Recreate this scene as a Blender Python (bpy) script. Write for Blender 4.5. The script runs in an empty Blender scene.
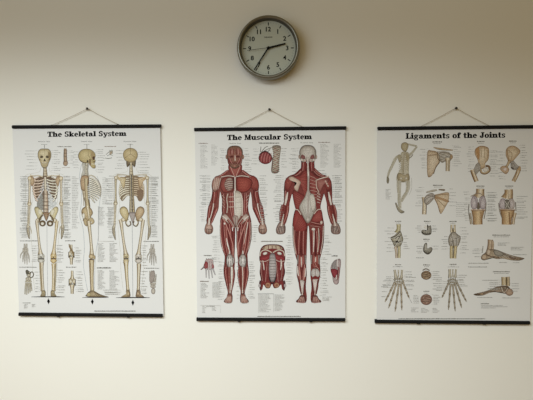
import bpy, math, random
import numpy as np
from mathutils import Vector

scene = bpy.context.scene
COL = scene.collection
PI = math.pi

# ------------------------------------------------------------------ camera
CAM_H = 1.55
CAM_D = 1.4576
F_PX = 431.0
YAW, PITCH, ROLL = math.radians(2.2444), math.radians(-3.1666), math.radians(-0.1805)
cy_, sy_, cp_, sp_ = math.cos(YAW), math.sin(YAW), math.cos(PITCH), math.sin(PITCH)
FW = Vector((-sy_ * cp_, cy_ * cp_, sp_))
R0 = Vector((cy_, sy_, 0))
U0 = R0.cross(FW)
cr_, sr_ = math.cos(ROLL), math.sin(ROLL)
RT = cr_ * R0 + sr_ * U0
UP = -sr_ * R0 + cr_ * U0
CAM = Vector((0, -CAM_D, CAM_H))


def at(px, py, Y):
    """point of the plane y = Y seen at a place of the photograph (used to measure the posters' layout)"""
    d = FW + RT * ((px - 266.5) / F_PX) - UP * ((py - 200.0) / F_PX)
    return CAM + d * ((Y - CAM.y) / d.y)


cam_data = bpy.data.cameras.new('camera')
cam_data.sensor_fit = 'HORIZONTAL'
cam_data.sensor_width = 36.0
cam_data.lens = 36.0 * F_PX / 533.0
cam_data.clip_start = 0.01
cam = bpy.data.objects.new('camera', cam_data)
from mathutils import Matrix
m = Matrix((RT, UP, -FW)).transposed().to_4x4()
m.translation = CAM
cam.matrix_world = m
COL.objects.link(cam)
scene.camera = cam


# ------------------------------------------------------------------ materials
def s2l(c):
    return tuple((v / 12.92 if v <= .04045 else ((v + .055) / 1.055) ** 2.4) for v in c)


def hx(r, g, b):
    return s2l((r / 255, g / 255, b / 255))


def mat(name, color, rough=.6, metal=0.0, spec=.4, noise=None, bump=None):
    mt = bpy.data.materials.new(name)
    mt.use_nodes = True
    nt = mt.node_tree
    b = nt.nodes['Principled BSDF']
    b.inputs['Base Color'].default_value = (*color, 1)
    b.inputs['Roughness'].default_value = rough
    b.inputs['Metallic'].default_value = metal
    b.inputs['Specular IOR Level'].default_value = spec
    if noise or bump:
        tc = nt.nodes.new('ShaderNodeTexCoord')
    if noise:
        sc, amt = noise
        n = nt.nodes.new('ShaderNodeTexNoise')
        n.inputs['Scale'].default_value = sc
        n.inputs['Detail'].default_value = 4
        rp = nt.nodes.new('ShaderNodeValToRGB')
        rp.color_ramp.elements[0].position = .3
        rp.color_ramp.elements[1].position = .7
        rp.color_ramp.elements[0].color = (*[v * (1 - amt) for v in color], 1)
        rp.color_ramp.elements[1].color = (*[min(1, v * (1 + amt)) for v in color], 1)
        nt.links.new(tc.outputs['Object'], n.inputs['Vector'])
        nt.links.new(n.outputs['Fac'], rp.inputs['Fac'])
        nt.links.new(rp.outputs['Color'], b.inputs['Base Color'])
    if bump:
        sc, st, dist = bump
        n2 = nt.nodes.new('ShaderNodeTexNoise')
        n2.inputs['Scale'].default_value = sc
        n2.inputs['Detail'].default_value = 3
        bp = nt.nodes.new('ShaderNodeBump')
        bp.inputs['Strength'].default_value = st
        bp.inputs['Distance'].default_value = dist
        nt.links.new(tc.outputs['Object'], n2.inputs['Vector'])
        nt.links.new(n2.outputs['Fac'], bp.inputs['Height'])
        nt.links.new(bp.outputs['Normal'], b.inputs['Normal'])
    return mt


WALL_ALB = (.86, .83, .735)
PAPER_ALB = (.735, .722, .683)
M_wall = mat('painted plaster', WALL_ALB, .9, spec=.1, noise=(1.3, .008), bump=(260, .12, .0006))
M_floor = mat('brown floor', (.20, .135, .085), .6, noise=(3, .12))
M_paper = mat('coated paper', PAPER_ALB, .55, spec=.12, noise=(6, .006))
M_black = mat('black plastic', (.010, .0095, .009), .7, spec=.12, bump=(90, .05, .001))
M_clip = mat('black clip', (.02, .018, .016), .5)
M_cord = mat('twine', (.46, .40, .31), .9, spec=.1, noise=(300, .2))
M_nail = mat('nail metal', (.06, .05, .04), .45, metal=.5)
M_steel = mat('brushed steel', (.235, .225, .185), .36, metal=1.0, noise=(40, .05), bump=(320, .05, .0006))
M_dial = mat('dial card', (.60, .60, .52), .7, spec=.15, noise=(20, .01))
M_dialink = mat('dial print', (.018, .018, .015), .7, spec=.1)
M_lip_shade = mat('inner lip with painted shade', (.075, .072, .06), .5)  # inside wall of the rim; its shade is put into the dark colour
M_hand = mat('black hand', (.008, .0075, .007), .7, spec=.1)
M_sec = mat('grey second hand', (.07, .07, .065), .6, spec=.1)

M_ink = bpy.data.materials.new('printed ink')
M_ink.use_nodes = True
_nt = M_ink.node_tree
_a = _nt.nodes.new('ShaderNodeAttribute')
_a.attribute_name = 'ink'
_b = _nt.nodes['Principled BSDF']
_b.inputs['Roughness'].default_value = .55
_b.inputs['Specular IOR Level'].default_value = .12
_n = _nt.nodes.new('ShaderNodeTexNoise')
_n.inputs['Scale'].default_value = 420
_n.inputs['Detail'].default_value = 2
_tc = _nt.nodes.new('ShaderNodeTexCoord')
_mr = _nt.nodes.new('ShaderNodeMapRange')
_mr.inputs['From Min'].default_value = .3
_mr.inputs['From Max'].default_value = .7
_mr.inputs['To Min'].default_value = .62
_mr.inputs['To Max'].default_value = 1.28
_mx = _nt.nodes.new('ShaderNodeVectorMath')
_mx.operation = 'SCALE'
_nt.links.new(_tc.outputs['Object'], _n.inputs['Vector'])
_nt.links.new(_n.outputs['Fac'], _mr.inputs['Value'])
_nt.links.new(_a.outputs['Color'], _mx.inputs[0])
_nt.links.new(_mr.outputs['Result'], _mx.inputs['Scale'])
_nt.links.new(_mx.outputs['Vector'], _b.inputs['Base Color'])

M_glass = bpy.data.materials.new('clock glass')
M_glass.use_nodes = True
_nt = M_glass.node_tree
for n in list(_nt.nodes):
    _nt.nodes.remove(n)
_o = _nt.nodes.new('ShaderNodeOutputMaterial')
_t = _nt.nodes.new('ShaderNodeBsdfTransparent')
_t.inputs['Color'].default_value = (.93, .95, .93, 1)
_nt.links.new(_t.outputs['BSDF'], _o.inputs['Surface'])


# ------------------------------------------------------------------ object helpers
def new_obj(name, verts, faces, material, parent=None, smooth=False, loc=None):
    me = bpy.data.meshes.new(name)
    me.from_pydata([tuple(v) for v in verts], [], faces)
    me.materials.append(material)
    me.update()
    if smooth:
        for p in me.polygons:
            p.use_smooth = True
    o = bpy.data.objects.new(name, me)
    COL.objects.link(o)
    if parent is not None:
        o.parent = parent
    if loc is not None:
        o.location = loc
    return o


def empty(name, loc):
    o = bpy.data.objects.new(name, None)
    o.empty_display_size = .05
    o.location = loc
    COL.objects.link(o)
    return o


def tag(o, label=None, cat=None, group=None, kind=None):
    if label:
        o['label'] = label
    if cat:
        o['category'] = cat
    if group:
        o['group'] = group
    if kind:
        o['kind'] = kind
    return o


class MB:
    def __init__(s):
        s.v, s.f = [], []

    def add(s, v, f):
        k = len(s.v)
        s.v += [tuple(x) for x in v]
        s.f += [tuple(i + k for i in q) for q in f]

    def lathe_y(s, prof, n=64, c=(0, 0, 0)):
        """profile of (radius, y) turned about the y axis"""
        v, f = [], []
        for r, y in prof:
            for k in range(n):
                a = 2 * PI * k / n
                v.append((c[0] + r * math.cos(a), c[1] + y, c[2] + r * math.sin(a)))
        for i in range(len(prof) - 1):
            for k in range(n):
                a, b = i * n + k, i * n + (k + 1) % n
                f.append((a, b, b + n, a + n))
        s.add(v, f)

    def tube(s, pts, r, n=8):
        pts = [Vector(p) for p in pts]
        v, f = [], []
        for i, p in enumerate(pts):
            t = (pts[min(i + 1, len(pts) - 1)] - pts[max(i - 1, 0)]).normalized()
            a = t.cross(Vector((0, 1, 0)))
            if a.length < 1e-4:
                a = t.cross(Vector((1, 0, 0)))
            a.normalize()
            b = t.cross(a)
            for k in range(n):
                q = 2 * PI * k / n
                v.append(p + a * (r * math.cos(q)) + b * (r * math.sin(q)))
        for i in range(len(pts) - 1):
            for k in range(n):
                c, d = i * n + k, i * n + (k + 1) % n
                f.append((c, d, d + n, c + n))
        f.append(tuple(range(n))[::-1])
        f.append(tuple((len(pts) - 1) * n + k for k in range(n)))
        s.add(v, f)

    def extrude(s, prof, p0, p1, up):
        """profile of (y, h) swept from p0 to p1"""
        v = []
        for p in (p0, p1):
            for y, h in prof:
                v.append(Vector(p) + Vector((0, y, 0)) + up * h)
        n = len(prof)
        f = [(k, (k + 1) % n, n + (k + 1) % n, n + k) for k in range(n)]
        f.append(tuple(range(n))[::-1])
        f.append(tuple(range(n, 2 * n)))
        s.add(v, f)

    def prism(s, outline, y0, y1):
        """outline of (x, z) given thickness from y0 to y1"""
        n = len(outline)
        v = [(x, y0, z) for x, z in outline] + [(x, y1, z) for x, z in outline]
        f = [tuple(range(n)), tuple(range(n, 2 * n))[::-1]]
        f += [(k, n + k, n + (k + 1) % n, (k + 1) % n) for k in range(n)]
        s.add(v, f)

    def build(s, name, material, parent=None, smooth=False, bevel=0):
        o = new_obj(name, s.v, s.f, material, parent, smooth)
        if bevel:
            b = o.modifiers.new('bevel', 'BEVEL')
            b.width = bevel
            b.segments = 2
            b.limit_method = 'ANGLE'
        return o


# ------------------------------------------------------------------ setting
def struct(name, v, f, material):
    return tag(new_obj(name, v, f, material), kind='structure')


def box(x0, x1, y0, y1, z0, z1):
    v = [(x, y, z) for z in (z0, z1) for y in (y0, y1) for x in (x0, x1)]
    f = [(0, 2, 3, 1), (4, 5, 7, 6), (0, 1, 5, 4), (2, 6, 7, 3), (0, 4, 6, 2), (1, 3, 7, 5)]
    return v, f


struct('wall_back', *box(-3.4, 3.4, 0, .12, -.05, 2.75), M_wall)
struct('floor', *box(-3.4, 3.4, -4.6, 0, -.05, 0), M_floor)

# ------------------------------------------------------------------ printing
INK_WHITE = hx(230, 230, 228)
PAPER_Y = -.0065          # front of the paper
STEP = 5e-6


def ink(c):
    g = .3 * c[0] + .59 * c[1] + .11 * c[2]
    l = hx(*[v * .80 + g * .20 for v in c])
    return tuple(min(.95, PAPER_ALB[k] * l[k] / INK_WHITE[k]) for k in range(3)) + (1.0,)


def mixc(a, b, t):
    return tuple(a[k] * (1 - t) + b[k] * t for k in range(3))


def cr(pts, closed=False, n=5):
    """Catmull-Rom through tuples of any length"""
    P = [np.array(p, float) for p in pts]
    out = []
    N = len(P)
    rng = range(N) if closed else range(N - 1)
    for i in rng:
        if closed:
            a, b, c, d = P[(i - 1) % N], P[i], P[(i + 1) % N], P[(i + 2) % N]
        else:
            a, b, c, d = P[max(i - 1, 0)], P[i], P[i + 1], P[min(i + 2, N - 1)]
        for k in range(n):
            t = k / n
            out.append(.5 * (2 * b + (c - a) * t + (2 * a - 5 * b + 4 * c - d) * t * t + (3 * b - a - 3 * c + d) * t ** 3))
    if not closed:
        out.append(P[-1])
    return out


class Ink:
    """collects printed marks in photograph layout units, builds them as one flat mesh lying on the sheet"""

    def __init__(s, root, base=0):
        s.root, s.v, s.c, s.f, s.lay = root, [], [], [], base
        s.base, s.done, s.cur = base, [], (None, None)

    def up(s, k=1):
        s.lay += k

    def raw(s, pts, cols, faces):
        k = len(s.v)
        y = PAPER_Y - .00010 - s.lay * STEP
        for p in pts:
            w = at(p[0], p[1], PAPER_Y)
            s.v.append((w.x - s.root.x, y - s.root.y, w.z - s.root.z))
        s.c += [ink(c) for c in cols]
        s.f += [tuple(i + k for i in q) for q in faces]

    def poly(s, pts, c, smooth=False, n=5):
        if smooth:
            pts = cr(pts, True, n)
        s.raw(pts, [c] * len(pts), [tuple(range(len(pts)))])
        s.up()

    def fan(s, pts, edge, fill, centre=None, smooth=True, n=5, inset=.82, hc=None):
        if smooth:
            pts = cr(pts, True, n)
        pts = [np.array(p[:2], float) for p in pts]
        N = len(pts)
        m0 = sum(pts) / N
        m1 = np.array(hc, float) if hc else m0
        centre = centre or fill
        V = list(pts) + [m0 + (p - m0) * inset for p in pts] + [m1 + (p - m1) * .45 for p in pts] + [m1]
        C = [edge] * N + [fill] * N + [mixc(fill, centre, .7)] * N + [centre]
        F = []
        for k in range(N):
            j = (k + 1) % N
            F += [(k, j, N + j, N + k), (N + k, N + j, 2 * N + j, 2 * N + k), (2 * N + k, 2 * N + j, 3 * N)]
        s.raw(V, C, F)
        s.up()

    def ell(s, x, y, rx, ry, edge, fill=None, centre=None, rot=0, inset=.8, n=18):
        fill = fill or edge
        a = math.radians(rot)
        P = []
        for k in range(n):
            t = 2 * PI * k / n
            u, v = rx * math.cos(t), ry * math.sin(t)
            P.append((x + u * math.cos(a) - v * math.sin(a), y + u * math.sin(a) + v * math.cos(a)))
        s.fan(P, edge, fill, centre, smooth=False, inset=inset)

    def line(s, pts, w, c, smooth=False, n=4, closed=False):
        """stroke; w one width or one per point"""
        ws = w if isinstance(w, (list, tuple)) else [w] * len(pts)
        P = [(p[0], p[1], q) for p, q in zip(pts, ws)]
        if smooth:
            P = cr(P, closed, n)
        elif closed:
            P = P + [P[0]]
        s.strip(P, [-1, 1], [c, c])

    def strip(s, P, offs, cols):
        V, C, F = [], [], []
        K = len(offs)
        for i, p in enumerate(P):
            a, b = P[max(i - 1, 0)], P[min(i + 1, len(P) - 1)]
            tx, ty = b[0] - a[0], b[1] - a[1]
            L = math.hypot(tx, ty) or 1
            nx, ny = -ty / L, tx / L
            for o, c in zip(offs, cols):
                V.append((p[0] + nx * o * p[2] / 2, p[1] + ny * o * p[2] / 2))
                C.append(c)
            if i:
                q = (i - 1) * K
                for k in range(K - 1):
                    F.append((q + k, q + k + 1, q + K + k + 1, q + K + k))
        s.raw(V, C, F)
        s.up()

    def bone(s, pts, edge=(106, 86, 56), mid=(190, 170, 134), hi=(240, 231, 210), smooth=True, n=4):
        """shaded limb through (x, y, width)"""
        P = cr(pts, False, n) if smooth else [np.array(p, float) for p in pts]
        s.strip(P, [-1, -.62, -.1, .45, 1], [edge, mid, hi, mid, edge])

    def mirror_pts(s, pts, cx):
        return [(2 * cx - p[0],) + tuple(p[1:]) for p in pts]

    def split(s, name, label):
        """what follows is a separate printed drawing"""
        if s.v:
            s.done.append((s.cur, s.v, s.c, s.f))
        s.v, s.c, s.f, s.lay, s.cur = [], [], [], s.base, (name, label)

    def build(s, name, parent, label=None, kind=None):
        for (nm, lb), v, c, f in s.done + [(s.cur, s.v, s.c, s.f)]:
            if v:
                s.v, s.c, s.f = v, c, f
                s.build_one(nm or name, parent, lb or label, kind)

    def build_one(s, name, parent, label=None, kind=None):
        me = bpy.data.meshes.new(name)
        me.from_pydata(s.v, [], s.f)
        at_ = me.attributes.new('ink', 'FLOAT_COLOR', 'POINT')
        at_.data.foreach_set('color', np.array(s.c, np.float32).ravel())
        me.materials.append(M_ink)
        me.update()
        o = bpy.data.objects.new(name, me)
        COL.objects.link(o)
        o.parent = parent
        if label:
            o['label'] = label
        if kind:
            o['kind'] = kind
        return o


# ---- the bold slab-serif letters of the titles (cap height 1, baseline 0)
def g_rect(x0, y0, x1, y1):
    return ([(x0, y0), (x1, y0), (x1, y1), (x0, y1)], [(0, 1, 2, 3)])


def g_quad(*p):
    return (list(p), [(0, 1, 2, 3)])


def g_ring(cx, cy, rx, ry, a0, a1, tx, ty, n=20):
    V, Fc = [], []
    for k in range(n + 1):
        a = math.radians(a0 + (a1 - a0) * k / n)
        c, s = math.cos(a), math.sin(a)
        V += [(cx + rx * c, cy + ry * s), (cx + (rx - tx) * c, cy + (ry - ty) * s)]
        if k:
            i = 2 * k
            Fc.append((i - 2, i, i + 1, i - 1))
    return V, Fc


def g_dot(cx, cy, r):
    return ([(cx + r * math.cos(2 * PI * k / 14), cy + r * math.sin(2 * PI * k / 14)) for k in range(14)], [tuple(range(14))])


S_, T_, X_ = .29, .13, .70


def stem(x, y0, y1, top='l', bot='b', w=S_):
    o = [g_rect(x, y0, x + w, y1)]
    if top == 'l':
        o.append(g_rect(x - .10, y1 - T_, x + .02, y1))
    if bot == 'b':
        o.append(g_rect(x - .10, y0, x + w + .10, y0 + T_))
    return o


def arch(x0, x1, bot=True):
    """arch from a stem's right edge to a right stem whose left edge is x1"""
    cx = (x0 + x1 + S_) / 2
    r = (x1 + S_) - cx
    o = [g_ring(cx, .44, r, .27, 0, 165, .24, .13), g_rect(x1, 0, x1 + S_, .46)]
    if bot:
        o.append(g_rect(x1 - .09, 0, x1 + S_ + .10, T_))
    return o


GLYPH = {
    'T': (.98, [g_rect(.05, .87, .93, 1), g_rect(.05, .64, .14, 1), g_rect(.84, .64, .93, 1), g_rect(.345, 0, .635, 1), g_rect(.2, 0, .78, T_)]),
    'h': (.98, stem(.10, 0, 1) + arch(.37, .57)),
    'n': (.98, stem(.10, 0, X_) + arch(.37, .57)),
    'm': (1.42, stem(.10, 0, X_) + arch(.37, .54) + arch(.81, .99)),
    'r': (.74, stem(.10, 0, X_) + [g_ring(.50, .47, .20, .24, 60, 175, .12, .13), g_dot(.58, .58, .125)]),
    'u': (.98, [g_rect(.10, .2, .37, X_), g_rect(0, X_ - T_, .14, X_), g_ring(.40, .27, .30, .28, 180, 340, .25, .14), g_rect(.57, 0, .84, X_), g_rect(.46, X_ - T_, .6, X_), g_rect(.8, 0, .95, T_)]),
    'e': (.76, [g_ring(.38, .35, .35, .37, 0, 318, .24, .11), g_rect(.2, .32, .73, .42)]),
    'o': (.80, [g_ring(.40, .35, .37, .37, 0, 360, .25, .10, 28)]),
    'c': (.74, [g_ring(.39, .35, .36, .37, 48, 318, .25, .11), g_dot(.58, .52, .125)]),
    'a': (.86, [g_rect(.44, .06, .70, .48), g_ring(.42, .46, .28, .26, 0, 150, .24, .11), g_dot(.21, .54, .12), g_ring(.33, .20, .29, .22, 60, 330, .22, .09), g_ring(.78, .14, .14, .15, 180, 350, .10, .09)]),
    's': (.66, [g_ring(.32, .51, .27, .21, 35, 250, .2, .11), g_ring(.32, .20, .29, .22, -145, 85, .2, .11), g_quad((.10, .47), (.22, .38), (.56, .22), (.44, .34)), g_rect(.5, .5, .58, .72), g_rect(.05, -.02, .13, .22)]),
    't': (.62, [g_rect(.14, .12, .40, .94), g_rect(.02, X_ - T_, .56, X_), g_ring(.36, .18, .22, .20, 180, 345, .2, .11)]),
    'k': (.98, stem(.10, 0, 1) + [g_quad((.36, .28), (.62, .68), (.76, .68), (.44, .22)), g_quad((.42, .36), (.56, .48), (.88, .05), (.62, .02)), g_rect(.52, X_ - T_, .9, X_), g_rect(.54, 0, .98, T_)]),
    'l': (.52, stem(.12, 0, 1)),
    'i': (.52, stem(.12, 0, X_) + [g_dot(.25, .90, .145)]),
    'y': (.90, [g_quad((.05, .68), (.33, .68), (.55, .08), (.40, -.04)), g_quad((.72, .68), (.82, .68), (.50, -.16), (.40, -.06)), g_rect(0, X_ - T_, .44, X_), g_rect(.6, X_ - T_, .92, X_), g_ring(.32, -.12, .18, .16, -140, 20, .10, .11), g_dot(.2, -.16, .11)]),
    'g': (.84, [g_ring(.36, .46, .30, .25, 0, 360, .21, .09), g_rect(.6, .56, .82, .67), g_ring(.38, -.08, .34, .22, 0, 360, .16, .10), g_ring(.34, .16, .22, .12, 90, 270, .16, .08), g_rect(.3, .06, .55, .17)]),
    'f': (.62, [g_rect(.14, 0, .41, .78), g_ring(.40, .76, .26, .26, 20, 180, .24, .12), g_dot(.56, .86, .12), g_rect(.02, X_ - T_, .56, X_), g_rect(.03, 0, .54, T_)]),
    'S': (.84, [g_ring(.41, .73, .34, .29, 30, 255, .24, .12), g_ring(.42, .28, .36, .30, -150, 80, .24, .12), g_quad((.12, .66), (.26, .54), (.72, .32), (.58, .48)), g_rect(.62, .68, .71, 1), g_rect(.09, 0, .18, .34)]),
    'M': (1.22, [g_rect(.14, 0, .25, 1), g_quad((.12, 1), (.40, 1), (.70, .1), (.56, 0)), g_quad((.56, 0), (.66, 0), (.95, 1), (.84, 1)), g_rect(.83, 0, 1.10, 1), g_rect(.02, 0, .38, T_), g_rect(.72, 0, 1.20, T_), g_rect(.02, 1 - T_, .3, 1), g_rect(.9, 1 - T_, 1.20, 1)]),
    'L': (.88, [g_rect(.15, 0, .43, 1), g_rect(.03, 1 - T_, .58, 1), g_rect(.03, 0, .84, T_ + .01), g_rect(.75, 0, .84, .38)]),
    'J': (.80, [g_rect(.36, .2, .64, 1), g_rect(.22, 1 - T_, .78, 1), g_ring(.34, .24, .30, .26, -180, 0, .2, .12), g_dot(.15, .28, .14)]),
    ' ': (.46, []),
}


def title(I, text, x0, x1, y0, y1, cap):
    """y0, y1: baselines at the two ends"""
    tot = sum(GLYPH[c][0] for c in text)
    k = (x1 - x0) / tot
    col = (16, 14, 12)
    x = 0
    for ch in text:
        w, parts = GLYPH[ch]
        for V, Fc in parts:
            for ex, ey in ((0, 0), (.05, 0), (.025, .02)):
                P = []
                for gx, gy in V:
                    X = x0 + (x + gx + ex) * k
                    Y = y0 + (y1 - y0) * (X - x0) / (x1 - x0) - (gy + ey) * cap
                    P.append((X, Y))
                I.raw(P, [col] * len(P), Fc)
        x += w
    I.up()


def font_mesh(text, size, bold=0.0):
    cu = bpy.data.curves.new('tmp', 'FONT')
    cu.body = text
    cu.size = size
    cu.align_x = 'CENTER'
    cu.offset = bold
    cu.resolution_u = 3
    o = bpy.data.objects.new('tmp', cu)
    COL.objects.link(o)
    dg = bpy.context.evaluated_depsgraph_get()
    me = bpy.data.meshes.new_from_object(o.evaluated_get(dg))
    V = [tuple(v.co) for v in me.vertices]
    Fc = [tuple(p.vertices) for p in me.polygons]
    bpy.data.objects.remove(o)
    bpy.data.curves.remove(cu)
    bpy.data.meshes.remove(me)
    return V, Fc


def caption(I, text, x, y, w, h, c=(84, 79, 72)):
    V, Fc = font_mesh(text, 1.0)
    xs = [v[0] for v in V]
    sx = w / (max(xs) - min(xs))
    I.raw([(x + v[0] * sx, y - v[1] * h / .73) for v in V], [c] * len(V), Fc)


RNG = random.Random(11)
TXT = (176, 175, 170)


def words(I, x0, x1, y, h=.5, c=TXT):
    """one printed line, too small to read: a run of short word-length marks"""
    x = x0
    P, Fc = [], []
    while x < x1 - .25:
        w = min(RNG.choice((.5, .8, 1.1, 1.5, 1.9)), x1 - x)
        hh = h * RNG.uniform(.8, 1.15)
        k = len(P)
        P += [(x, y), (x + w, y), (x + w, y - hh), (x, y - hh)]
        Fc.append((k, k + 1, k + 2, k + 3))
        x += w + RNG.uniform(.22, .38)
    if P:
        I.raw(P, [c] * len(P), Fc)


def column(I, x0, x1, y0, y1, step=1.3, c=TXT, h=.42, ragged=.55, head=None, align='l'):
    if head:
        words(I, x0, x1, y0, .7, head)
        y0 += step * 1.2
    y = y0
    while y <= y1:
        w = (x1 - x0) * RNG.uniform(1 - ragged, 1)
        if align == 'l':
            words(I, x0, x0 + w, y, h, c)
        else:
            words(I, x1 - w, x1, y, h, c)
        y += step


def callouts(I, xt0, xt1, xf, y0, y1, step=2.4, side='l', c=TXT, jit=.5):
    """name notes beside a figure, each with a hair line towards it (xf)"""
    y = y0
    while y <= y1:
        yy = y + RNG.uniform(-jit, jit)
        w = (xt1 - xt0) * RNG.uniform(.45, 1)
        if side == 'l':
            words(I, xt1 - w, xt1, yy, .5, c)
            I.line([(xt1 + .3, yy - .25), (xf + RNG.uniform(-1, .5), yy - .25 + RNG.uniform(-.8, .8))], .13, (150, 148, 142))
        else:
            words(I, xt0, xt0 + w, yy, .5, c)
            I.line([(xt0 - .3, yy - .25), (xf + RNG.uniform(-.5, 1), yy - .25 + RNG.uniform(-.8, .8))], .13, (150, 148, 142))
        y += step * RNG.uniform(.75, 1.25)


# ------------------------------------------------------------------ artwork: skeleton chart
BE, BM, BH = (102, 84, 56), (188, 168, 130), (238, 230, 208)        # bone edge, middle, light
DK, DK2 = (66, 56, 42), (98, 84, 62)
GR, GRL = (140, 136, 126), (188, 186, 178)
TN = (206, 178, 122)
CREAM = (226, 222, 204)


def skel_title(I):
    title(I, 'The Skeletal System', 47.2, 126.4, 136.9, 135.9, 5.1)


def ribs_front(I, cx, yt, yb, hw, colL, colR, edge):
    """curved rib bars, each side its own tint"""
    n = 8
    for sgn, col in ((-1, colL), (1, colR)):
        for k in range(n):
            t = k / (n - 1)
            y = yt + (yb - yt) * t
            w = hw * (.62 + .38 * math.sin(PI * min(1, .25 + t * .62)))
            inn = 1.3 if t < .62 else 1.3 + (t - .62) * hw * 1.75
            p = [(cx + sgn * w * .55, y - 1.9), (cx + sgn * w * .95, y - .4), (cx + sgn * w, y + .8), (cx + sgn * w * .8, y + 2.0)]
            if inn < w * .7:
                p += [(cx + sgn * max(w * .45, inn), y + 1.5 - t * .6), (cx + sgn * inn, y + .2 - t * 1.3)]
            I.line(p, [.7, 1.4, 1.6, 1.4] + [1.3] * (len(p) - 4), edge, smooth=True)
            I.line([(a + sgn * -.08, b - .12) for a, b in p], [.4, .9, 1.15, 1.0] + [.9] * (len(p) - 4), col, smooth=True)


def skull_front(I, cx, y0, y1, w):
    h = y1 - y0
    P = [(cx, y0), (cx + w * .3, y0 + h * .02), (cx + w * .47, y0 + h * .16), (cx + w * .5, y0 + h * .38), (cx + w * .42, y0 + h * .57), (cx + w * .32, y0 + h * .72), (cx + w * .19, y0 + h * .95), (cx, y0 + h)]
    P = P + I.mirror_pts(P[1:-1][::-1], cx)
    I.fan(P, DK2, (188, 168, 122), (222, 208, 168), inset=.88, hc=(cx - w * .1, y0 + h * .25))
    I.fan([(cx + w * .30, y0 + h * .15), (cx + w * .45, y0 + h * .32), (cx + w * .36, y0 + h * .6), (cx + w * .28, y0 + h * .4)], (140, 118, 78), (150, 126, 84))
    for s in (-1, 1):
        I.ell(cx + s * w * .21, y0 + h * .43, w * .125, h * .062, (128, 108, 76), (100, 84, 60), (80, 66, 48), rot=8 * s)
        I.line([(cx + s * w * .33, y0 + h * .34), (cx + s * w * .16, y0 + h * .345)], .35, (150, 130, 90))
        I.line([(cx + s * w * .42, y0 + h * .55), (cx + s * w * .24, y0 + h * .60)], .5, (120, 98, 66))
    I.fan([(cx + .2, y0 + h * .5), (cx + w * .11, y0 + h * .65), (cx - w * .08, y0 + h * .65)], (74, 60, 46), (60, 48, 38), smooth=False)
    I.line([(cx - w * .2, y0 + h * .725), (cx, y0 + h * .745), (cx + w * .2, y0 + h * .725)], .9, (128, 108, 76), smooth=True)
    I.line([(cx - w * .18, y0 + h * .722), (cx, y0 + h * .742), (cx + w * .18, y0 + h * .722)], .5, (226, 218, 196), smooth=True)
    I.line([(cx - w * .12, y0 + h * .86), (cx + w * .12, y0 + h * .86)], .3, (150, 130, 96))
    I.line([(cx, y0 + h * .03), (cx + .1, y0 + h * .3)], .22, (150, 128, 86))


def vertebrae(I, pts, edge=(104, 88, 62), mid=(190, 168, 132), n=None):
    P = cr(pts, False, 6)
    I.strip(P, [-1, -.5, .2, 1], [edge, mid, mixc(mid, BH, .5), edge])
    L = 0
    for i in range(1, len(P)):
        if i % 3 == 0:
            x, y, w = P[i]
            I.line([(x - w * .5, y), (x + w * .5, y)], .3, edge)


def foot_ground(I, x0, x1, y, w=.9):
    I.line([(x0, y + .1), (x0 + (x1 - x0) * .3, y), (x1 - (x1 - x0) * .2, y), (x1, y + .1)], [.35, w, w, .35], (72, 68, 64))


def diamond(I, x, y):
    I.poly([(x, y - 3.2), (x + .35, y - 2), (x + 1.45, y - .1), (x + .5, y + 1.8), (x, y + 3.0), (x - .5, y + 1.8), (x - 1.45, y - .1), (x - .35, y - 2)], (18, 17, 20))


def hand_hang(I, pts, spread, s=1):
    """hand hanging by the thigh: slim bundle of finger bones"""
    I.bone(pts, (104, 90, 66), (186, 168, 130), BH)
    x, y, w = pts[-2]
    xe, ye, _ = pts[-1]
    for k in range(3):
        u = -.5 + .5 * k
        I.line([(pts[1][0] + u * w * .6, pts[1][1]), (x + u * w, y), (xe + u * .5, ye - abs(u))], [.35, .4, .25], (92, 78, 56), smooth=True)


def knee(I, x, y, w, E, Mi, H):
    """knee joint: two condyles, cap, joint gap and plateau"""
    for k in (-1, 1):
        I.ell(x + k * w * .24, y - 1.0, w * .27, 2.5, E, Mi, H)
    I.ell(x, y - 2.2, w * .22, 1.6, E, H)
    I.fan([(x - w * .5, y + 2.2), (x, y + 1.5), (x + w * .5, y + 2.2), (x + w * .42, y + 4.2), (x, y + 6.0), (x - w * .42, y + 4.2)], E, Mi, H)
    I.line([(x - w * .48, y + 1.6), (x, y + .9), (x + w * .48, y + 1.6)], .7, mixc(E, (50, 42, 32), .6), smooth=True)
    I.line([(x - w * .1, y - 1.2), (x, y + .8), (x + w * .1, y - 1.2)], .5, mixc(E, (50, 42, 32), .5))
    for k in (-1, 1):
        I.line([(x + k * w * .5, y - 2.4), (x + k * w * .46, y + 3)], .45, (228, 224, 210))
        I.line([(x + k * w * .30, y - 1.6), (x + k * w * .26, y + .4)], .4, mixc(E, Mi, .3))


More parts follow.
